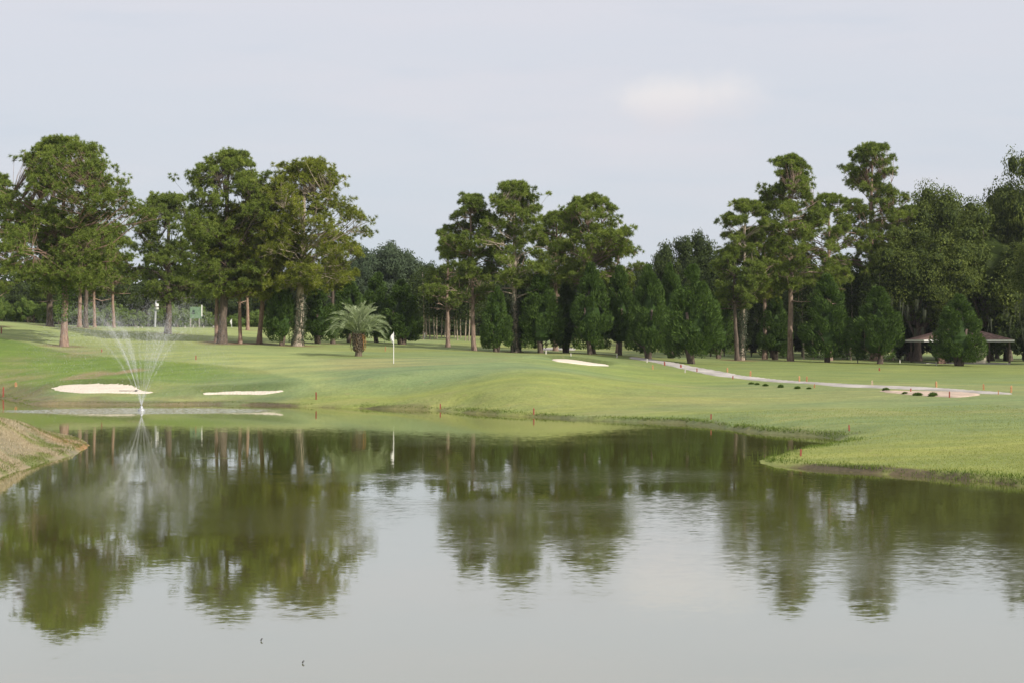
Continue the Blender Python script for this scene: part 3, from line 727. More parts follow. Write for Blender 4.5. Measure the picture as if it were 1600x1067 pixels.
def oak_mesh(seed, H=12., W=5., lo=2.0, nblob=60, nleaf=260, leaf=.14, squash=1.0, fill=.7, tmean=.45, trunk_r=.3):
    rng = np.random.default_rng(seed); wood = MB(); crown = MB()
    ch = (H - lo) / 2; cz = lo + ch
    u = unit(rng, nblob); u[:, 2] = u[:, 2] * .95 + .05
    rad = rng.uniform(.55, .98, nblob); ph = rng.random(3) * 6
    az = np.arctan2(u[:, 1], u[:, 0]); rad *= 1 + .12 * np.sin(2 * az + ph[0]) + .1 * np.sin(3 * az + ph[1])
    br = rng.uniform(.13, .24, nblob) * (W + ch) * .62
    c = u * np.c_[W * rad * .86, W * rad * .86, ch * rad * .90] + np.array([0, 0, cz])
    c[:, 2] = np.maximum(c[:, 2], lo + br * .5)
    zt = np.linspace(0, lo + ch * .7, 7)
    wood.tube(np.c_[np.sin(zt * .3 + seed) * .2, np.cos(zt * .4 + seed) * .2 , zt], np.linspace(trunk_r, trunk_r * .4, 7) * (1 + .5 * np.exp(-zt)), 8, .5, flute=.15, rng=rng)
    for i in range(0, nblob, 3):
        A = np.array([0, 0, rng.uniform(lo * .8, lo + ch * .6)]); m_ = (A + c[i]) / 2 + rng.normal(0, .3, 3)
        wood.tube(np.array([A, m_, c[i]]), [trunk_r * .4, trunk_r * .22, .04], 5, .5, cap=False)
    nb = (nleaf * (br / br.mean()) ** 2).astype(int); bi = np.repeat(np.arange(nblob), nb); n = len(bi)
    v = unit(rng, n); lump = 1 + .22 * np.sin(v[:, 0] * 7 + bi) * np.sin(v[:, 1] * 6 + bi * 2) + .15 * np.sin(v[:, 2] * 9 + bi)
    P = c[bi] + v * np.array([1, 1, .8]) * (br[bi] * rng.uniform(.72, 1.08, n) * lump)[:, None]
    ti = np.clip(rng.normal(tmean, .12, nblob)[bi] + rng.normal(0, .14, n), 0, 1)
    leaves(crown, P, v + np.array([0, 0, .4]), leaf * rng.uniform(.7, 1.3, n), ti, rng)
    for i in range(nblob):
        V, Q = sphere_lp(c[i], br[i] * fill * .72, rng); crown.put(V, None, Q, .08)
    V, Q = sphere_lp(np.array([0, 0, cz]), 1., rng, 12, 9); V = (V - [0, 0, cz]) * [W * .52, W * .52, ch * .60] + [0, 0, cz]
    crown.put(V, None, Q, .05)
    return wood, crown

def realise(pair, leafmat, barkmat, tag_):
    w_, c_ = pair
    a = w_.build('trunk', M[barkmat], None, True); b = c_.build('crown', M[leafmat])
    C.objects.unlink(a); C.objects.unlink(b)
    return [a, b]
def place(proto, name, label, cat, px, D, top, hw, protoHW, rz, group=None, sink=.1, dz=0.):
    """proto = list of part objects; protoHW = (height, half width) of the prototype"""
    x = wpos(px, D); z0 = gz(x, D) + dz
    H = CAMZ + (HZ - top) * D / F - z0; Wd = hw * D / F
    t = thing(name, label, cat, (x, D, z0 - sink), rz, group)
    t.scale = (Wd / protoHW[1], Wd / protoHW[1], (H + sink) / protoHW[0])
    for p in proto:
        c = p.copy(); C.objects.link(c); c.parent = t
    return t

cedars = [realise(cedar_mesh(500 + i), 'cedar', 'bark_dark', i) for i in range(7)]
CED = [
 (440, 150, 432, 23, 'narrow dark cedar left of the vine wrapped pine behind the palm'),
 (498, 156, 448, 30, 'dark cedar just right of the vine wrapped pine'),
 (545, 166, 436, 28, 'cedar behind the left half of the palm crown'),
 (590, 172, 426, 29, 'taller cedar rising straight behind the palm'),
 (628, 168, 438, 32, 'broad dark cedar right of the palm by the flagstick'),
 (776, 152, 452, 24, 'narrow cedar at the left end of the middle cedar row'),
 (812, 158, 446, 30, 'dark cedar close behind the pale vine trunk'),
 (846, 154, 428, 33, 'cedar just right of the pale vine trunk'),
 (884, 158, 446, 24, 'narrow shaded cedar left of the tall lit one in the middle row'),
 (924, 152, 418, 31, 'tall full cedar in the centre of the middle row'),
 (968, 154, 420, 28, 'cedar right of the row centre, over thin clustered trunks'),
 (1014, 150, 418, 30, 'full cedar at the edge of the cart path end'),
 (1048, 154, 412, 26, 'dark narrow cedar behind the biggest bright cedar'),
 (1083, 143, 418, 42, 'largest bright cedar standing in front beside the cart path'),
 (1122, 156, 450, 24, 'shaded cedar between the biggest cedar and the paired pine trunks'),
 (1212, 160, 462, 28, 'dark cedar left of the spire topped pine trunk'),
 (1292, 152, 430, 37, 'cedar right of the spire topped pine trunk'),
 (1372, 150, 448, 37, 'cedar alone in the lawn left of the pavilion'),
 (1498, 147, 460, 38, 'cedar growing in front of the pavilion roof'),
]
rr_ = random.Random(4)
for i, (px, D, top, hw, lab) in enumerate(CED):
    place(cedars[i % 7], 'cedar_tree', lab, 'cedar tree', px, D - (5 if 5 <= i <= 13 else 0), top - (10 if 5 <= i <= 13 else 4), hw * 1.22, (8.0, 2.0), rr_.random() * 6.28, 'cedar trees along the fairway')

# oaks: near right live oaks, far hazy oak dome, background woodland
def moss(parent_obj, pts, rng, Lm=(.6, 1.8)):
    mb = MB()
    n = len(pts); per = 9; bi = np.repeat(np.arange(n), per)
    P = pts[bi] + rng.normal(0, .10, (len(bi), 3)); L = rng.uniform(*Lm, len(bi))
    dr = nrm(np.array([[0, 0, -1.]]) + rng.normal(0, .07, (len(bi), 3)))
    blades(mb, P, dr, L, .07, np.clip(rng.normal(.4, .2, len(bi)), 0, 1), rng, 0)
    return mb.build('moss', M['moss'], parent_obj)
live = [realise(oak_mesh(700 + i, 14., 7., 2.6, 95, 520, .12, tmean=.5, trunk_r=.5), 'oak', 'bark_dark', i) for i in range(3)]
OAK = [
 (1478, 172, 288, 84, 0, 'feathery topped live oak left of the dense right hand oak mass'),
 (1540, 170, 322, 112, 1, 'huge dense live oak overhanging the pavilion'),
 (1612, 172, 230, 84, 2, 'tall oak cut by the right edge of the picture'),
 (1432, 166, 352, 84, 2, 'live oak over the lawn between the lone cedar and pavilion'),
 (1672, 152, 345, 100, 0, 'low dark live oak with moss at the right picture edge'),
 (1575, 176, 290, 80, 1, 'shaded oak between the feathery topped oak and the picture edge'),
]
for i, (px, D, top, hw, v, lab) in enumerate(OAK):
    t = place(live[v], 'oak_tree', lab, 'oak tree', px, D, top, hw, (14., 7.), i * 1.3)
    rg = np.random.default_rng(40 + i); a = rg.random(90) * 6.28; rr = 7 * rg.uniform(.3, .85, 90)
    moss(t, np.c_[np.cos(a) * rr, np.sin(a) * rr, rg.uniform(3.0, 7, 90)], rg)
faroak = [realise(oak_mesh(730 + i, 12., 6.5, 2., 80, 420, .16, tmean=.5), 'oak_far', 'bark_dark', i) for i in range(2)]
midoak = realise(oak_mesh(741, 12., 6.5, 2., 80, 420, .15, tmean=.5), 'wood', 'bark_dark', 0)
place(faroak[0], 'oak_tree', 'distant grey green oak dome between the left grove and middle pines', 'oak tree', 600, 240, 374, 62, (12., 6.5), 0)
place(faroak[1], 'oak_tree', 'distant oak shoulder just left of the middle pines', 'oak tree', 650, 246, 392, 40, (12., 6.5), 1)
place(midoak, 'oak_tree', 'dark rounded oak behind the biggest bright cedar', 'oak tree', 1075, 200, 361, 52, (12., 6.5), 2)
place(midoak, 'oak_tree', 'low distant oak filling the gap right of the middle pines', 'oak tree', 1035, 215, 384, 36, (12., 6.5), 3)
place(faroak[1], 'oak_tree', 'distant oak behind the right end of the left grove', 'oak tree', 545, 236, 398, 40, (12., 6.5), 4)

woods = [realise(oak_mesh(760 + i, 12., 5., .8 if i % 2 else 2.0, 55, 260, .17, tmean=.42, fill=.8), 'wood', 'bark_dark', i) for i in range(5)]
rw = random.Random(9)
def wood_row(x0, x1, step, D, top, hw, label, group, jt=18):
    px = x0
    while px < x1:
        place(woods[rw.randrange(5)], 'woodland_tree', label, 'tree', px + rw.uniform(-6, 6), D + rw.uniform(-6, 6), top + rw.uniform(-jt, jt), hw * rw.uniform(.85, 1.2), (12., 5.), rw.random() * 6.28, group)
        px += step
wood_row(-120, 240, 42, 250, 425, 34, 'dark woodland tree beyond the left hill behind the big pines', 'woodland trees behind the left hill')
wood_row(235, 560, 44, 262, 432, 34, 'woodland tree beyond the far green behind the left grove', 'woodland trees behind the left grove')
wood_row(660, 1010, 40, 255, 418, 33, 'dark woodland tree seen behind the middle pines and cedars', 'woodland trees behind the middle pines')
wood_row(1010, 1420, 40, 205, 420, 34, 'dark woodland tree behind the right hand pines', 'woodland trees behind the right pines')
wood_row(1120, 1360, 52, 190, 388, 40, 'tall woodland tree filling behind the spire topped pine', 'woodland trees behind the spire topped pine')
wood_row(1380, 1720, 44, 182, 400, 42, 'deep shaded woodland tree behind the pavilion', 'woodland trees behind the pavilion')
bushes = [realise(oak_mesh(800 + i, 4., 2.6, 0.1, 34, 260, .10, tmean=.5, fill=.75, trunk_r=.08), 'bush', 'bark_dark', i) for i in range(4)]
def bush_row(x0, x1, step, D, top, hw, label, group, jt=8, name='bush', protos=None):
    px = x0
    while px < x1:
        place((protos or bushes)[rw.randrange(4)], name, label, 'bush', px + rw.uniform(-5, 5), D + rw.uniform(-5, 5), top + rw.uniform(-jt, jt), hw * rw.uniform(.8, 1.3), (4., 2.6), rw.random() * 6.28, group)
        px += step
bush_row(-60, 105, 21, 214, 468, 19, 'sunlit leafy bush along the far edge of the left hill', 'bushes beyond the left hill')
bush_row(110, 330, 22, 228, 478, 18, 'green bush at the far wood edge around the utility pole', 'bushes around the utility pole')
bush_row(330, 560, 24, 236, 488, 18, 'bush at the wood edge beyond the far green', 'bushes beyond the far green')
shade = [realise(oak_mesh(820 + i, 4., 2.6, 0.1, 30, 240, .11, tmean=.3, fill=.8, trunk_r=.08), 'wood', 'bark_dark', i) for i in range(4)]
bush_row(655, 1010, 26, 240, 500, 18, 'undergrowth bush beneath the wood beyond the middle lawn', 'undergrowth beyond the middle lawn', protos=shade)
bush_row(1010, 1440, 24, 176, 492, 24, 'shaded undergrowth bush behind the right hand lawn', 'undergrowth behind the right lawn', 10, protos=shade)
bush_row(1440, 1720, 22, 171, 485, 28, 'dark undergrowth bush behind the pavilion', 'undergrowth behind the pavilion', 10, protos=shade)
# the far wood: one leafy mass closing the view beyond the last trees
rg = np.random.default_rng(321); mb = MB(); n = 52000
X = rg.uniform(-190, 190, n); Y = 300 + rg.uniform(-9, 9, n) + 10 * np.sin(X * .05); top = 9.5 + 5 * fbm(X * .10, X * 0 + 3, 5, 3); zb = topo(X, np.minimum(Y, 400))
P = np.c_[X, Y, zb + top * rg.random(n) ** .8]
leaves(mb, P, np.tile([0, -.7, .5], (n, 1)), rg.uniform(.35, .65, n), np.clip(rg.normal(.35, .2, n), 0, 1), rg)
xs = np.linspace(-195, 195, 160); a = np.c_[xs, 306 + 10 * np.sin(xs * .05), topo(xs, xs * 0 + 306) - .5]; b = a + np.c_[xs * 0, xs * 0 + 3, 7.5 + 5 * fbm(xs * .10, xs * 0 + 3, 5, 3)]
c_ = a + [0, 8, 0]
V = np.stack([a, b, c_], 1).reshape(-1, 3); i = np.arange(159)[:, None] * 3; mb.put(V, None, np.concatenate([i + [[0, 3, 4, 1]], i + [[1, 4, 5, 2]]]), .1)
o = mb.build('far_woods', M['wood']); o['kind'] = 'stuff'; tag(o, 'continuous dark wood closing the view beyond the last trees', 'woods')
# thin far trunks of the middle wood, each a slim tree of its own
tr_ = random.Random(77)
for i in range(22):
    px = 660 + i * 6.2 + tr_.uniform(-2, 2) if i < 14 else 1255 + (i - 14) * 20 + tr_.uniform(-6, 6)
    D = 215 + tr_.uniform(-8, 8) if i < 14 else 168 + tr_.uniform(-4, 4)
    x = wpos(px, D); z0 = gz(x, D)
    t = thing('pine_tree', 'slim bare lower pine trunk in the middle background wood' if i < 14 else 'slim grey trunk in the shaded wood behind the right lawn', 'pine tree', (x, D, z0 - .1), 0,
              'slim trunks in the middle wood' if i < 14 else 'slim trunks in the right wood')
    mb = MB(); zz = np.linspace(0, 9, 6); mb.tube(np.c_[.1 * np.sin(zz * .5 + i), zz * 0, zz], np.linspace(.10, .06, 6), 6)
    mb.build('trunk', M['bark_pale'], t, True)
    c_ = MB(); rg = np.random.default_rng(900 + i); P = np.array([0, 0, 6.3]) + unit(rg, 3000) * [2.4, 1.9, 3.6] * rg.random((3000, 1)) ** .4
    blades(c_, P, nrm(unit(rg, 3000) + [0, 0, .3]), .42, .12, rg.random(3000) * .7, rg); c_.build('crown', M['wood'], t)

# ------------------------------------------------------------------ palm (pindo palm, silver green)
def make_palm():
    x, D = wpos(560, 126), 126.; z0 = gz(x, D); rng = np.random.default_rng(5)
    t = thing('palm_tree', 'squat silvery palm with arching fronds beside the putting green', 'palm tree', (x, D, z0 - .03))
    tk = MB(); zz = np.linspace(0, 1.75, 9)
    tk.tube(np.c_[.06 * np.sin(zz * 2), .05 * zz, zz], np.array([.30, .27, .26, .27, .29, .31, .33, .32, .25]), 12, .5, flute=.18, rng=rng)
    for j in range(70):   # old leaf bases
        a = j * 2.4; z = .35 + 1.4 * j / 70; r = .27 + .06 * z
        b = np.array([cos(a) * r, sin(a) * r, z]); tk.tube(np.array([b * [.8, .8, 1], b + [cos(a) * .10, sin(a) * .10, .10], b + [cos(a) * .17, sin(a) * .17, .26]]), [.06, .05, .03], 5, .6)
    tk.build('trunk', M['palm_bark'], t, False)
    cr = MB(); base = np.array([0, .05, 1.75])
    for j in range(58):
        a = j * 2.39996 + rng.normal(0, .12); q = j / 57.
        el0 = 1.53 - 1.05 * q ** 1.3 + rng.normal(0, .07); Lf = rng.uniform(2.2, 2.75) * (1.0 + .12 * q)
        n = 14; s_ = np.linspace(0, 1, n); ang = el0 - s_ ** 1.7 * (.95 + 1.0 * q + rng.normal(0, .15))
        ds = Lf / (n - 1); hr = np.r_[0, np.cumsum(np.cos(ang[:-1]) * ds)]; hz = np.r_[0, np.cumsum(np.sin(ang[:-1]) * ds)]
        P = base + np.c_[cos(a) * (hr + .12), sin(a) * (hr + .12), hz]
        cr.tube(P, np.linspace(.032, .008, n), 4, .7, cap=False)
        m_ = 34; f = np.linspace(.16, 1, m_); PP = np.c_[[np.interp(f, s_, P[:, c]) for c in range(3)]].T
        aa = np.interp(f, s_, ang); fd = np.c_[cos(a) * np.cos(aa), sin(a) * np.cos(aa), np.sin(aa)]
        sd = np.array([-sin(a), cos(a), 0]); upv = np.cross(fd, sd) * -1; upv = np.where(upv[:, 2:3] < 0, -upv, upv)
        for sg in (1, -1):
            dr = nrm(fd * .75 + sd * sg * .55 + upv * .42 + rng.normal(0, .09, (m_, 3)))
            L = .62 * np.sin(np.clip(f * 1.02, 0, 1) * pi * .86 + .25) + .12
            blades(cr, PP, dr, L, .042, np.clip(rng.normal(.55, .2, m_) - .25 * q, 0, 1), rng, 0, .10)
    cr.build('crown', M['palm'], t)
    for j, (a, tn, dx) in enumerate([(3.5, .15, .5), (5.9, .95, .5), (5.6, .8, .42), (4.5, .35, .25), (.6, .5, .3)]):
        d_ = MB(); n = 8; s_ = np.linspace(0, 1, n)
        P = np.array([0, .05, 1.7]) + np.c_[cos(a) * (.25 + dx * np.sin(s_ * 2.2) * .75), sin(a) * (.25 + dx * np.sin(s_ * 2.2) * .75), .18 * np.sin(s_ * 3) - 1.25 * s_ ** 1.6]
        d_.tube(P, np.linspace(.03, .01, n), 4, tn, cap=False)
        f = np.repeat(np.linspace(.25, .92, 30), 2); PP = np.c_[[np.interp(f, s_, P[:, c]) for c in range(3)]].T
        dr = nrm(np.array([cos(a) * .1, sin(a) * .1, -1.]) + rng.normal(0, .28, (len(f), 3)))
        blades(d_, PP, dr, rng.uniform(.2, .36, len(f)), .03, np.clip(tn + rng.normal(0, .12, len(f)), 0, 1), rng, 0)
        d_.build('dead_frond', M['deadfrond'], t)
    return t
make_palm()

# ------------------------------------------------------------------ flagsticks
def flagstick(px, py, top, label, drape=1, dist=None):
    if dist: D = dist; x = wpos(px, D); z = gz(x, D)
    else: x, D, z = on_ground(px, py)
    H = CAMZ + (HZ - top) * D / F - z
    t = thing('flagstick', label, 'golf flag', (x, D, z))
    p = MB(); p.tube([[0, 0, -.1], [0, 0, H * .5], [0, 0, H]], [.028, .026, .022], 8); p.tube([[0, 0, H], [0, 0, H + .03]], [.034, .02], 8); p.build('pole', M['white'], t, True)
    cup = MB(); cup.tube([[0, 0, .0], [0, 0, .012]], [.054, .054], 12); cup.build('cup', M['dark'], t)
    fl = MB(); n, m_ = 10, 9; V = []
    for i in range(n):
        f = i / (n - 1); z_ = H - .03 - f * .52
        w_ = .30 * sin(pi * min(1, f * .9 + .12)) ** .8 * (1 - .25 * f) + .03
        for j in range(m_):
            g = j / (m_ - 1); V.append((-.02 - w_ * g * .75, .06 * sin(g * 7 + f * 2) * g, z_ - .10 * g * f - .12 * g))
    V = np.array(V); Q = grid_quads(n, m_)
    fl.put(V, None, Q); fl.put(V + [0, .006, 0], None, Q[:, ::-1]); fl.build('flag', M['white'], t, True)
    return t
flagstick(615, 568, 520, 'white flag drooping on its pole on the near putting green')
flagstick(362, 512, 499, 'tiny white flag on the far green between the pine trunks', dist=200)
flagstick(664, 529, 520, 'tiny pale flag on the distant green right of the palm', dist=214)

# ------------------------------------------------------------------ stakes and posts
def stake(px, base, top, colr, label, wpx=2.4, group=None, dist=None, cat='stake'):
    if dist: D = dist; x = wpos(px, D); z = gz(x, D)
    else: x, D, z = on_ground(px, base)
    h = max(.25, (base - top) * D / F); wd = wpx * (.8 if colr == 'white' else 1) * D / F
    mb = MB(); mb.box((0, 0, h * .5 - .1), (wd, wd * .6, h + .2 - wd), 0, .5); mb.box((0, 0, h - wd * .35), (wd * .98, wd * .58, wd * .7), 0, .5, .35)
    o = mb.build({'red': 'hazard_stake', 'orange': 'wooden_stake', 'tan': 'wooden_stake', 'white': 'white_post', 'greyw': 'wooden_post'}[colr], M['whitep' if colr == 'white' else colr])
    o.location = (x, D, z); rx = random.Random(int(px * 7)); o.rotation_euler = (rx.uniform(-.05, .05), rx.uniform(-.06, .06), rx.uniform(-.4, .4))
    tag(o, label, cat, group); return o
ST = [
 (5, 652, 636, 'red', 'dark red stake on the straw bank at the left picture edge', 2.2),
 (25, 604, 597, 'orange', 'short orange stake low on the left grassy slope', 3.5),
 (159, 550, 545, 'red', 'tiny red stake on the slope right of the ivy pine', 1.6),
 (306, 562, 555, 'red', 'small red stake on the brow above the long bunker', 1.6),
 (2, 522, 512, 'red', 'thin red stake high on the left hill at the picture edge', 1.6),
 (494, 625, 613, 'red', 'red stake on the bank just right of the long bunker', 1.8),
 (688, 641, 633, 'red', 'short red stake at the waterline below the flag', 1.8),
 (834, 651, 641, 'red', 'bright red stake at the waterline in the middle of the far bank', 2),
 (1111, 655, 646, 'red', 'red stake on the bank left of the inlet', 2),
 (1327, 673, 663, 'red', 'red stake standing above the inlet corner', 2),
 (1251, 713, 704, 'red', 'small red stake near the tip of the grassy point', 2.6),
 (602, 549, 541, 'orange', 'thin tan stake between palm and flag', 1.2),
 (1020, 577, 570, 'orange', 'faint orange stake in the grass left of the cart path start', 1.8),
 (1038.5, 571, 564.5, 'red', 'small pinkish stake at the cart path start', 2.2),
 (1064, 575, 569, 'red', 'pair partner stake left of the slim white path post', 2.6),
 (1089, 581, 575, 'red', 'dark little stake right of the slim white path post', 1.6),
 (1136.5, 581, 574, 'orange', 'orange brown stake beyond the bend of the cart path', 2.0),
 (1172.5, 588, 579, 'orange', 'taller orange stake beyond the cart path, next right of the bend', 2.6),
 (1145, 592, 588, 'red', 'stubby dark stake on the near edge of the cart path bend', 1.6),
 (1249, 597, 587, 'orange', 'left of two bright orange stakes close together by the path', 2.2),
 (1260.5, 597, 587.5, 'orange', 'right of two bright orange stakes close together by the path', 2.2),
 (1272.5, 606, 601, 'orange', 'short orange stake on the near side of the path right of the pair', 2.0),
 (1363, 603, 594, 'tan', 'tan stake behind the cart path left of the waste sand', 2.6),
 (1463, 605, 595.5, 'orange', 'orange stake behind the path above the waste sand', 2.6),
 (1537, 609, 599.5, 'orange', 'second orange stake from the right picture edge behind the path', 2.6),
 (1580, 613, 602, 'orange', 'orange stake nearest the right picture edge', 2.6),
 (1483.5, 621, 611, 'red', 'red stake planted in the waste sand', 1.8),
 (1423, 613, 608, 'red', 'short red stake at the upper rim of the waste sand', 1.8),
 (1560, 616, 612, 'orange', 'tiny orange stake at the end of the cart path', 1.4),
 (1374, 579, 574, 'red', 'faint red stake on the lawn before the lone cedar', 2.0),
 (853, 553, 547, 'white', 'small white post left of the cedar row trunks', 2.6),
 (892, 556, 551.5, 'white', 'small pale post above the mound bunker', 2.2),
 (964, 559, 553, 'white', 'white post below the thin clustered trunks', 2.4),
 (1011, 566, 560, 'white', 'white post at the near side of the path start', 2.6),
 (1070.5, 582, 571, 'white', 'slim white post on the near side of the cart path', 2.4),
 (1406, 567, 562, 'white', 'small white post right of the lone cedar', 2.2),
 (1463, 571, 565, 'white', 'small white post left of the pavilion', 2.4),
 (1340, 567, 561.5, 'greyw', 'dark little post left of the lone cedar', 1.4),
]
for (px, b, tp, c_, lab, wp) in ST: stake(px, b, tp, c_, lab, wp)
for i, px in enumerate((216, 222, 289, 302, 306, 318, 333)):
    stake(px, 513, 509.5, 'white', 'tiny white marker on the crest below the green sign board', 2.2, 'tiny white markers on the far crest', dist=196, cat='marker')

# ------------------------------------------------------------------ utility pole, sign board
D = 212.; x = wpos(243, D); z0 = gz(x, D); H = CAMZ + (HZ - 466) * D / F - z0
t = thing('utility_pole', 'pale utility pole with crossarm and white transformer at the wood edge', 'utility pole', (x, D, z0))
p = MB(); p.tube([[-.08, 0, -.2], [0, 0, H * .5], [.08, 0, H]], [.16, .14, .11], 8); p.build('pole', M['metal'], t, True)
p = MB(); p.box((.1, 0, H - .35), (1.5, .1, .12), 0); p.build('crossarm', M['greyw'], t)
for dx in (-.55, .1, .75):
    p = MB(); p.tube([[dx, 0, H - .3], [dx, 0, H - .12], [dx, 0, H - .02]], [.05, .07, .03], 6); p.build('insulator', M['white'], t)
p = MB(); p.tube([[.24, -.2, H - 1.55], [.24, -.2, H - 1.5], [.24, -.2, H - .8], [.24, -.2, H - .74]], [.15, .22, .22, .14], 12); p.build('transformer', M['white'], t, True)
D = 206.; x = wpos(306, D); z0 = gz(x, D); m = D / F
t = thing('sign_board', 'green board on posts at the crest between pine trunks', 'sign board', (x, D, z0), .08)
zt = CAMZ + (HZ - 480) * m - z0; zb = CAMZ + (HZ - 498) * m - z0
p = MB(); p.box((0, 0, (zt + zb) / 2), (18 * m, .08, zt - zb)); p.build('panel', M['green_sheet'], t)
p = MB(); p.box((-3.5 * m, -.06, (zt + zb) / 2 + .15), (.28, .02, .36)); p.box((-3.5 * m, -.06, (zt + zb) / 2 - .12), (.42, .02, .10)); p.build('emblem', M['dkgreen'], t)
p = MB(); p.box((9.3 * m, 0, (zt + zb) / 2 + .25), (.12, .12, zt - zb)); p.build('post', M['white'], t)
for dx in (-8.3, 5.5):
    p = MB(); p.box((dx * m, 0, zb / 2 - .1), (.16, .14, zb - .02 + .2)); p.build('post', M['greyw'], t)

# ------------------------------------------------------------------ pavilion
D = 158.; x = wpos(1498, D); z0 = gz(x, D); m = D / F
t = thing('pavilion', 'open pavilion with brown hipped roof and white fascia behind the cedar', 'pavilion', (x, D, z0))
ez = CAMZ + (HZ - 535.5) * m - z0; W2 = 69 * m; dp = 3.6; rz = CAMZ + (HZ - 513) * m - z0
c0 = [(-W2, -dp, ez + .3), (W2, -dp, ez + .3), (W2, dp, ez + .3), (-W2, dp, ez + .3), (-W2 * .25, 0, rz), (W2 * .25, 0, rz)]
p = MB(); p.put(c0, [[1, 2, 5], [3, 0, 4]], [[0, 1, 5, 4], [2, 3, 4, 5], [0, 3, 2, 1]]); p.build('roof', M['roof'], t)
p = MB()
for (cx, cy, sx, sy) in ((0, -dp, 2 * W2, .08), (0, dp, 2 * W2, .08), (-W2, 0, .08, 2 * dp - .1), (W2, 0, .08, 2 * dp - .1)): p.box((cx, cy, ez + .20), (sx, sy, .20))
p.build('fascia', M['white'], t)
for (cx, cy) in ((-30 * m, -dp + .5), (64 * m, -dp + .5), (-62 * m, dp - .5), (0, dp - .5), (62 * m, dp - .5)):
    p = MB(); p.box((cx, cy, (ez + .05) / 2), (.17, .17, ez + .05)); p.build('post', M['bark_dark'], t)
p = MB(); p.box((20.5 * m, -dp + .9, .95), (19 * m, .25, 2.15)); p.build('wall', M['cream'], t)
p = MB(); p.box((0, 0, -.03), (2 * W2 - .6, 2 * dp - .6, .16)); p.build('floor', M['path'], t)
# red cooler cabinet beneath
p = MB(); p.box((0, 0, .55), (.7, .6, 1.1)); p.box((0, 0, 1.13), (.76, .66, .06)); p.box((0, -.32, .6), (.5, .04, .6))
o = p.build('drinks_cabinet', M['roof']); o.location = (wpos(1471, 154.5), 154.5, gz(wpos(1471, 154.5), 154.5)); tag(o, 'small reddish brown cabinet half hidden beside the pavilion post', 'cabinet')

# ------------------------------------------------------------------ low weedy shrubs along the waste sand
shr = MB(); rg = np.random.default_rng(66)
P = unit(rg, 900) * [.5, .4, .35] * rg.random((900, 1)) ** .4; P[:, 2] = np.abs(P[:, 2]); blades(shr, P * .7, nrm(P + [0, 0, .3] + unit(rg, 900) * .5), .20, .03, rg.random(900), rg)
so_ = shr.build('weed_clump', M['ivy']); C.objects.unlink(so_)
for i, (px, py, s_, lab) in enumerate([(1174, 600, 1.0, 'first dark weed clump from the left below the path'), (1183, 601, .8, 'second dark weed clump below the path, touching the first'), (1196, 603, .8, 'third small weed clump below the path'),
        (1220, 605.5, .9, 'fourth weed clump below the path, standing by itself'), (1246, 607, 1.0, 'dark weed clump below the two close orange stakes'), (1264, 607.5, .6, 'smallest weed clump right of the two close orange stakes'),
        (1384, 611, 1.0, 'weed clump at the left end of the waste sand'), (1414, 615.5, .9, 'weed clump on the left part of the waste sand'), (1434, 617.5, 1.0, 'weed clump mid way in the row on the waste sand'), (1458, 619, 1.15, 'largest weed clump, right end of the row on the waste sand')]):
    x, D, z = on_ground(px, py); c = so_.copy(); C.objects.link(c); c.location = (x, D, z); c.scale = (s_ * (.5 + .35 * ((i * 37) % 10) / 10), s_ * .55, s_ * (.4 + .3 * ((i * 53) % 10) / 10)); c.rotation_euler = (0, 0, i * 1.1)
    tag(c, lab, 'weed clump', 'weed clumps below the cart path')

# ------------------------------------------------------------------ near grass and bank weeds
def grass_mat():
    return leaf_mat('grass_blades', (.15, .18, .045), (.25, .29, .07), (.38, .38, .14), .3, .7, .15)
M['blade'] = grass_mat()
M['straw'] = leaf_mat('straw_blades', (.17, .19, .06), (.33, .27, .18), (.50, .43, .31), .25, .8, .1)
M['bankgrass'] = leaf_mat('bank_weeds', (.06, .10, .02), (.14, .20, .04), (.27, .32, .09), .3, .7, .15)
def scatter(x0, x1, y0, y1, n, smin, smax, seed):
    rg = np.random.default_rng(seed); X = rg.uniform(x0, x1, n); Y = rg.uniform(y0, y1, n)
    s = sdist(X, Y, polyS); ok = (s > smin) & (s < smax); X, Y = X[ok], Y[ok]
    Z = height(X, Y); ok = Z > .06; return X[ok], Y[ok], Z[ok], s[sdist.__call__ is None] if False else None, rg
X, Y, Z, _, rg = scatter(7, 24, 43, 80, 330000, .55, 60, 1)
keep = rg.random(len(X)) < np.clip((58 - Y) / 16, .18, 1); X, Y, Z = X[keep], Y[keep], Z[keep]
mb = MB(); n = len(X); dr = nrm(np.c_[rg.normal(0, .35, n), rg.normal(0, .35, n), np.ones(n)])
blades(mb, np.c_[X, Y, Z - .01], dr, rg.uniform(.025, .065, n), .018, np.clip(.55 * fbm(X * .5, Y * .5, 12, 3) + rg.normal(.22, .18, n), 0, 1), rg, 0)
o = mb.build('grass', M['blade']); o['kind'] = 'stuff'; tag(o, 'short mown grass on the point right of the pond', 'grass')
X, Y, Z, _, rg = scatter(-32, -9, 40, 74, 200000, .1, 60, 2)
mb = MB(); n = len(X); dr = nrm(np.c_[rg.normal(0, .7, n), rg.normal(0, .7, n), np.ones(n) * .8])
blades(mb, np.c_[X, Y, Z - .01], dr, rg.uniform(.04, .14, n), .022, np.clip(1.15 - 1.35 * sstep(.52, .66, fbm(X * 1.6, Y * 1.3, 77, 4)) * .75 + rg.normal(-.35, .18, n), 0, 1), rg, 0)
o = mb.build('straw_grass', M['straw']); o['kind'] = 'stuff'; tag(o, 'dry straw coloured grass covering the near left bank', 'dry grass')
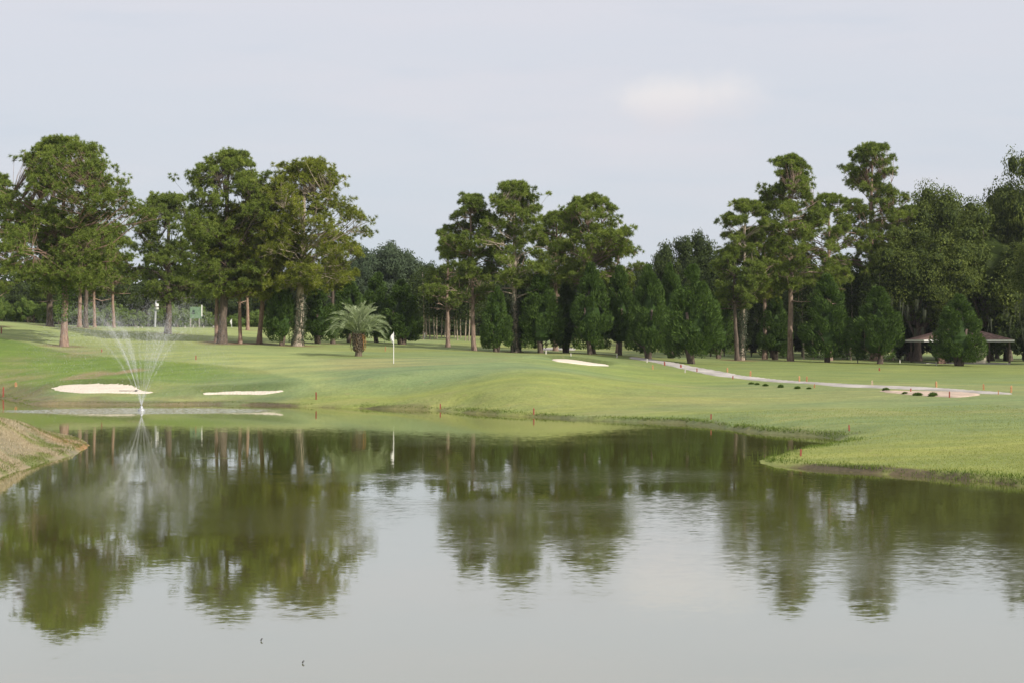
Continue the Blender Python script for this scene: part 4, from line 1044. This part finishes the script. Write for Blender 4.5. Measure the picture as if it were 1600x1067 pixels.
# fringe of longer weeds on the bank lip
seg = polyS; L = np.linalg.norm(np.roll(seg, -1, 0) - seg, axis=1); keepseg = (seg[:, 1] > 40); pr = L * keepseg * np.where(seg[:, 1] < 80, 1.6, 1.0); pr /= pr.sum()
rg = np.random.default_rng(3); idx = rg.choice(len(seg), 90000, p=pr); f = rg.random((90000, 1)); PB = seg[idx] * (1 - f) + np.roll(seg, -1, 0)[idx] * f
PB = PB + rg.normal(0, .5, PB.shape); s = sdist(PB[:, 0], PB[:, 1], polyS); cl = fbm(PB[:, 0] * .5, PB[:, 1] * .5, 55, 3)
ok = (s > .10) & (s < 1.5) & (cl > rg.random(len(s)) * .35 + .22); PB = PB[ok]; cl = cl[ok]; Z = height(PB[:, 0], PB[:, 1]); n = len(PB)
mb = MB(); dr = nrm(np.c_[rg.normal(0, .35, n), rg.normal(0, .35, n) - .15, np.ones(n)])
blades(mb, np.c_[PB, Z - .02], dr, rg.uniform(.04, .13, n) * (.5 + cl) * np.where(PB[:, 0] < -9, .6, 1), .028, np.clip(rg.normal(.45, .22, n), 0, 1), rg, 0)
o = mb.build('bank_weeds', M['bankgrass']); o['kind'] = 'stuff'; tag(o, 'tufted weeds fringing the water edge of the pond', 'weeds')
# reedy twigs at the tip of the point
mb = MB(); n = 60; rg = np.random.default_rng(8); tx, ty = p2(1190, 718); X = tx + rg.normal(.5, .5, n); Y = ty + rg.normal(.2, .3, n)
Z = np.maximum(height(X, Y), -.05); mb.sticks(np.c_[X, Y, Z - .05], np.c_[X + rg.normal(0, .06, n), Y, Z + rg.uniform(.12, .38, n)], .008, .003)
o = mb.build('reeds', M['bankgrass']); o['kind'] = 'stuff'; tag(o, 'sparse upright reeds at the tip of the grassy point', 'reeds')

# ------------------------------------------------------------------ fountain
def spray_mat():
    m, q, out = mat_new('water_spray')
    g = q.add('ShaderNodeAttribute', attribute_name='tint').outputs['Fac']
    oc = q.add('ShaderNodeTexCoord').outputs['Object']
    n = q.noise(oc, 6.0, 4, .7)
    al = q.math('MULTIPLY', g, q.ramp(n, .30, .72, .15, 1.0), clamp=True)
    df = q.add('ShaderNodeBsdfDiffuse', inp={0: (.85, .87, .88, 1)}); tl = q.add('ShaderNodeBsdfTranslucent', inp={0: (.85, .87, .88, 1)})
    a = q.add('ShaderNodeMixShader', inp={0: .45, 1: df.outputs[0], 2: tl.outputs[0]})
    mx = q.add('ShaderNodeMixShader', inp={0: al, 1: q.add('ShaderNodeBsdfTransparent').outputs[0], 2: a.outputs[0]})
    q.l.new(mx.outputs[0], out.inputs[0]); return m
M['spray'] = spray_mat()
t = thing('fountain', 'floating pond fountain throwing thin fanned jets of water', 'fountain', (FX, FY, 0))
p = MB(); p.tube([[0, 0, -.1], [0, 0, .02], [0, 0, .10], [0, 0, .16]], [.18, .2, .17, .1], 14); p.build('float', M['metal'], t, True)
p = MB(); p.tube([[0, 0, .15], [0, 0, .26], [0, 0, .30]], [.10, .07, .05], 10); p.build('nozzle', M['metal'], t, True)
rg = np.random.default_rng(12); DP = []; DS = []
for j in range(15):
    a = j * 2 * pi / 15 + .25 + rg.normal(0, .12); ap = rg.uniform(4.2, 5.7); ra = rg.uniform(2.4, 3.8)
    s_ = np.linspace(0, 1, 22); r_ = s_ * 1.12 * ra; zj = .3 + ap * (1 - (1 - s_ * 1.12) ** 2)
    wind = -.5 * s_ ** 2 * 1.2
    P = np.c_[np.cos(a) * r_ + wind, np.sin(a) * r_, zj]
    mb = MB(); fade = np.repeat(np.interp(s_, [0, .15, .6, 1], [.32, .15, .06, .01]), 6)
    mb.tube(P, .016 + .15 * s_ ** 1.3, 6, .5, cap=False); mb.t = [fade]
    mb.build('water_jet', M['spray'], t, True)
    # falling drops: scattered along the whole arc, wider as they fall
    nd = 3600; s2 = rg.uniform(.25, 2.0, nd); rr = s2 * ra; zz = .3 + ap * (1 - (1 - s2) ** 2); sp = .04 + .30 * s2 ** 1.5
    Q = np.c_[np.cos(a) * rr - .35 * s2 ** 2, np.sin(a) * rr * .85, zz] + rg.normal(0, 1, (nd, 3)) * sp[:, None]
    Q = Q[Q[:, 2] > .02]; DP.append(Q)
DP = np.concatenate(DP); n = len(DP); mb = MB()
DP = np.concatenate([DP, np.c_[rg.normal(-.9, .9, 1800), rg.normal(0, .8, 1800), rg.triangular(3.0, 3.6, 7.4, 1800)]]); n = len(DP)
blades(mb, DP, nrm(np.array([[0, 0, -1.]]) + rg.normal(0, .25, (n, 3))), rg.uniform(.03, .09, n), .017, .42, rg, 0)
o = mb.build('spray_drops', M['spray'], t); o['kind'] = 'stuff'

# ------------------------------------------------------------------ small floating things
for (px, py, w_, lab) in ((408, 1001, .018, 'tiny dark leaf afloat, left of two dots on the open water'), (473, 1036, .018, 'tiny dark twig afloat, nearest the bottom of the picture')):
    D = Dsh(py); mb = MB(); V, Q = sphere_lp(np.array([0, 0, 0]), w_ * .6, np.random.default_rng(int(px)), 8, 6); mb.put(V, None, Q)
    mb.tube([[0, 0, .01], [w_ * .5, .01, .02], [w_ * 1.1, .02, .012]], [.008, .006, .003], 5); o = mb.build('floating_leaf', M['dark']); o.location = (wpos(px, D), D, .012); tag(o, lab, 'debris')
x, D, z = on_ground(199, 613.5)
mb = MB(); mb.tube([[-.6, 0, .06], [.45, .02, .05]], [.02, .02], 6); mb.box((.55, 0, .06), (.12, .5, .08)); o = mb.build('bunker_rake', M['dark']); o.location = (x, D + .2, z + .05); tag(o, 'dark rake lying on the sand of the large bunker', 'rake')
# ------------------------------------------------------------------ light summer haze
hz_ = build('haze', [(x, y, z) for z in (-3, 33) for (x, y) in ((-420, -70), (420, -70), (420, 460), (-420, 460))], None,
            [[0, 3, 2, 1], [4, 5, 6, 7], [0, 1, 5, 4], [1, 2, 6, 5], [2, 3, 7, 6], [3, 0, 4, 7]])
m, q, out = mat_new('summer_haze')
pv = q.add('ShaderNodeVolumePrincipled', inp={'Color': (.86, .92, 1.0, 1), 'Density': .00011, 'Anisotropy': .2})
q.l.new(pv.outputs[0], out.inputs['Volume']); hz_.data.materials.append(m); hz_['kind'] = 'stuff'; tag(hz_, 'thin pale summer haze over the course', 'haze')
scn.cycles.volume_bounces = 0
print('verts', sum(len(m_.vertices) for m_ in bpy.data.meshes))
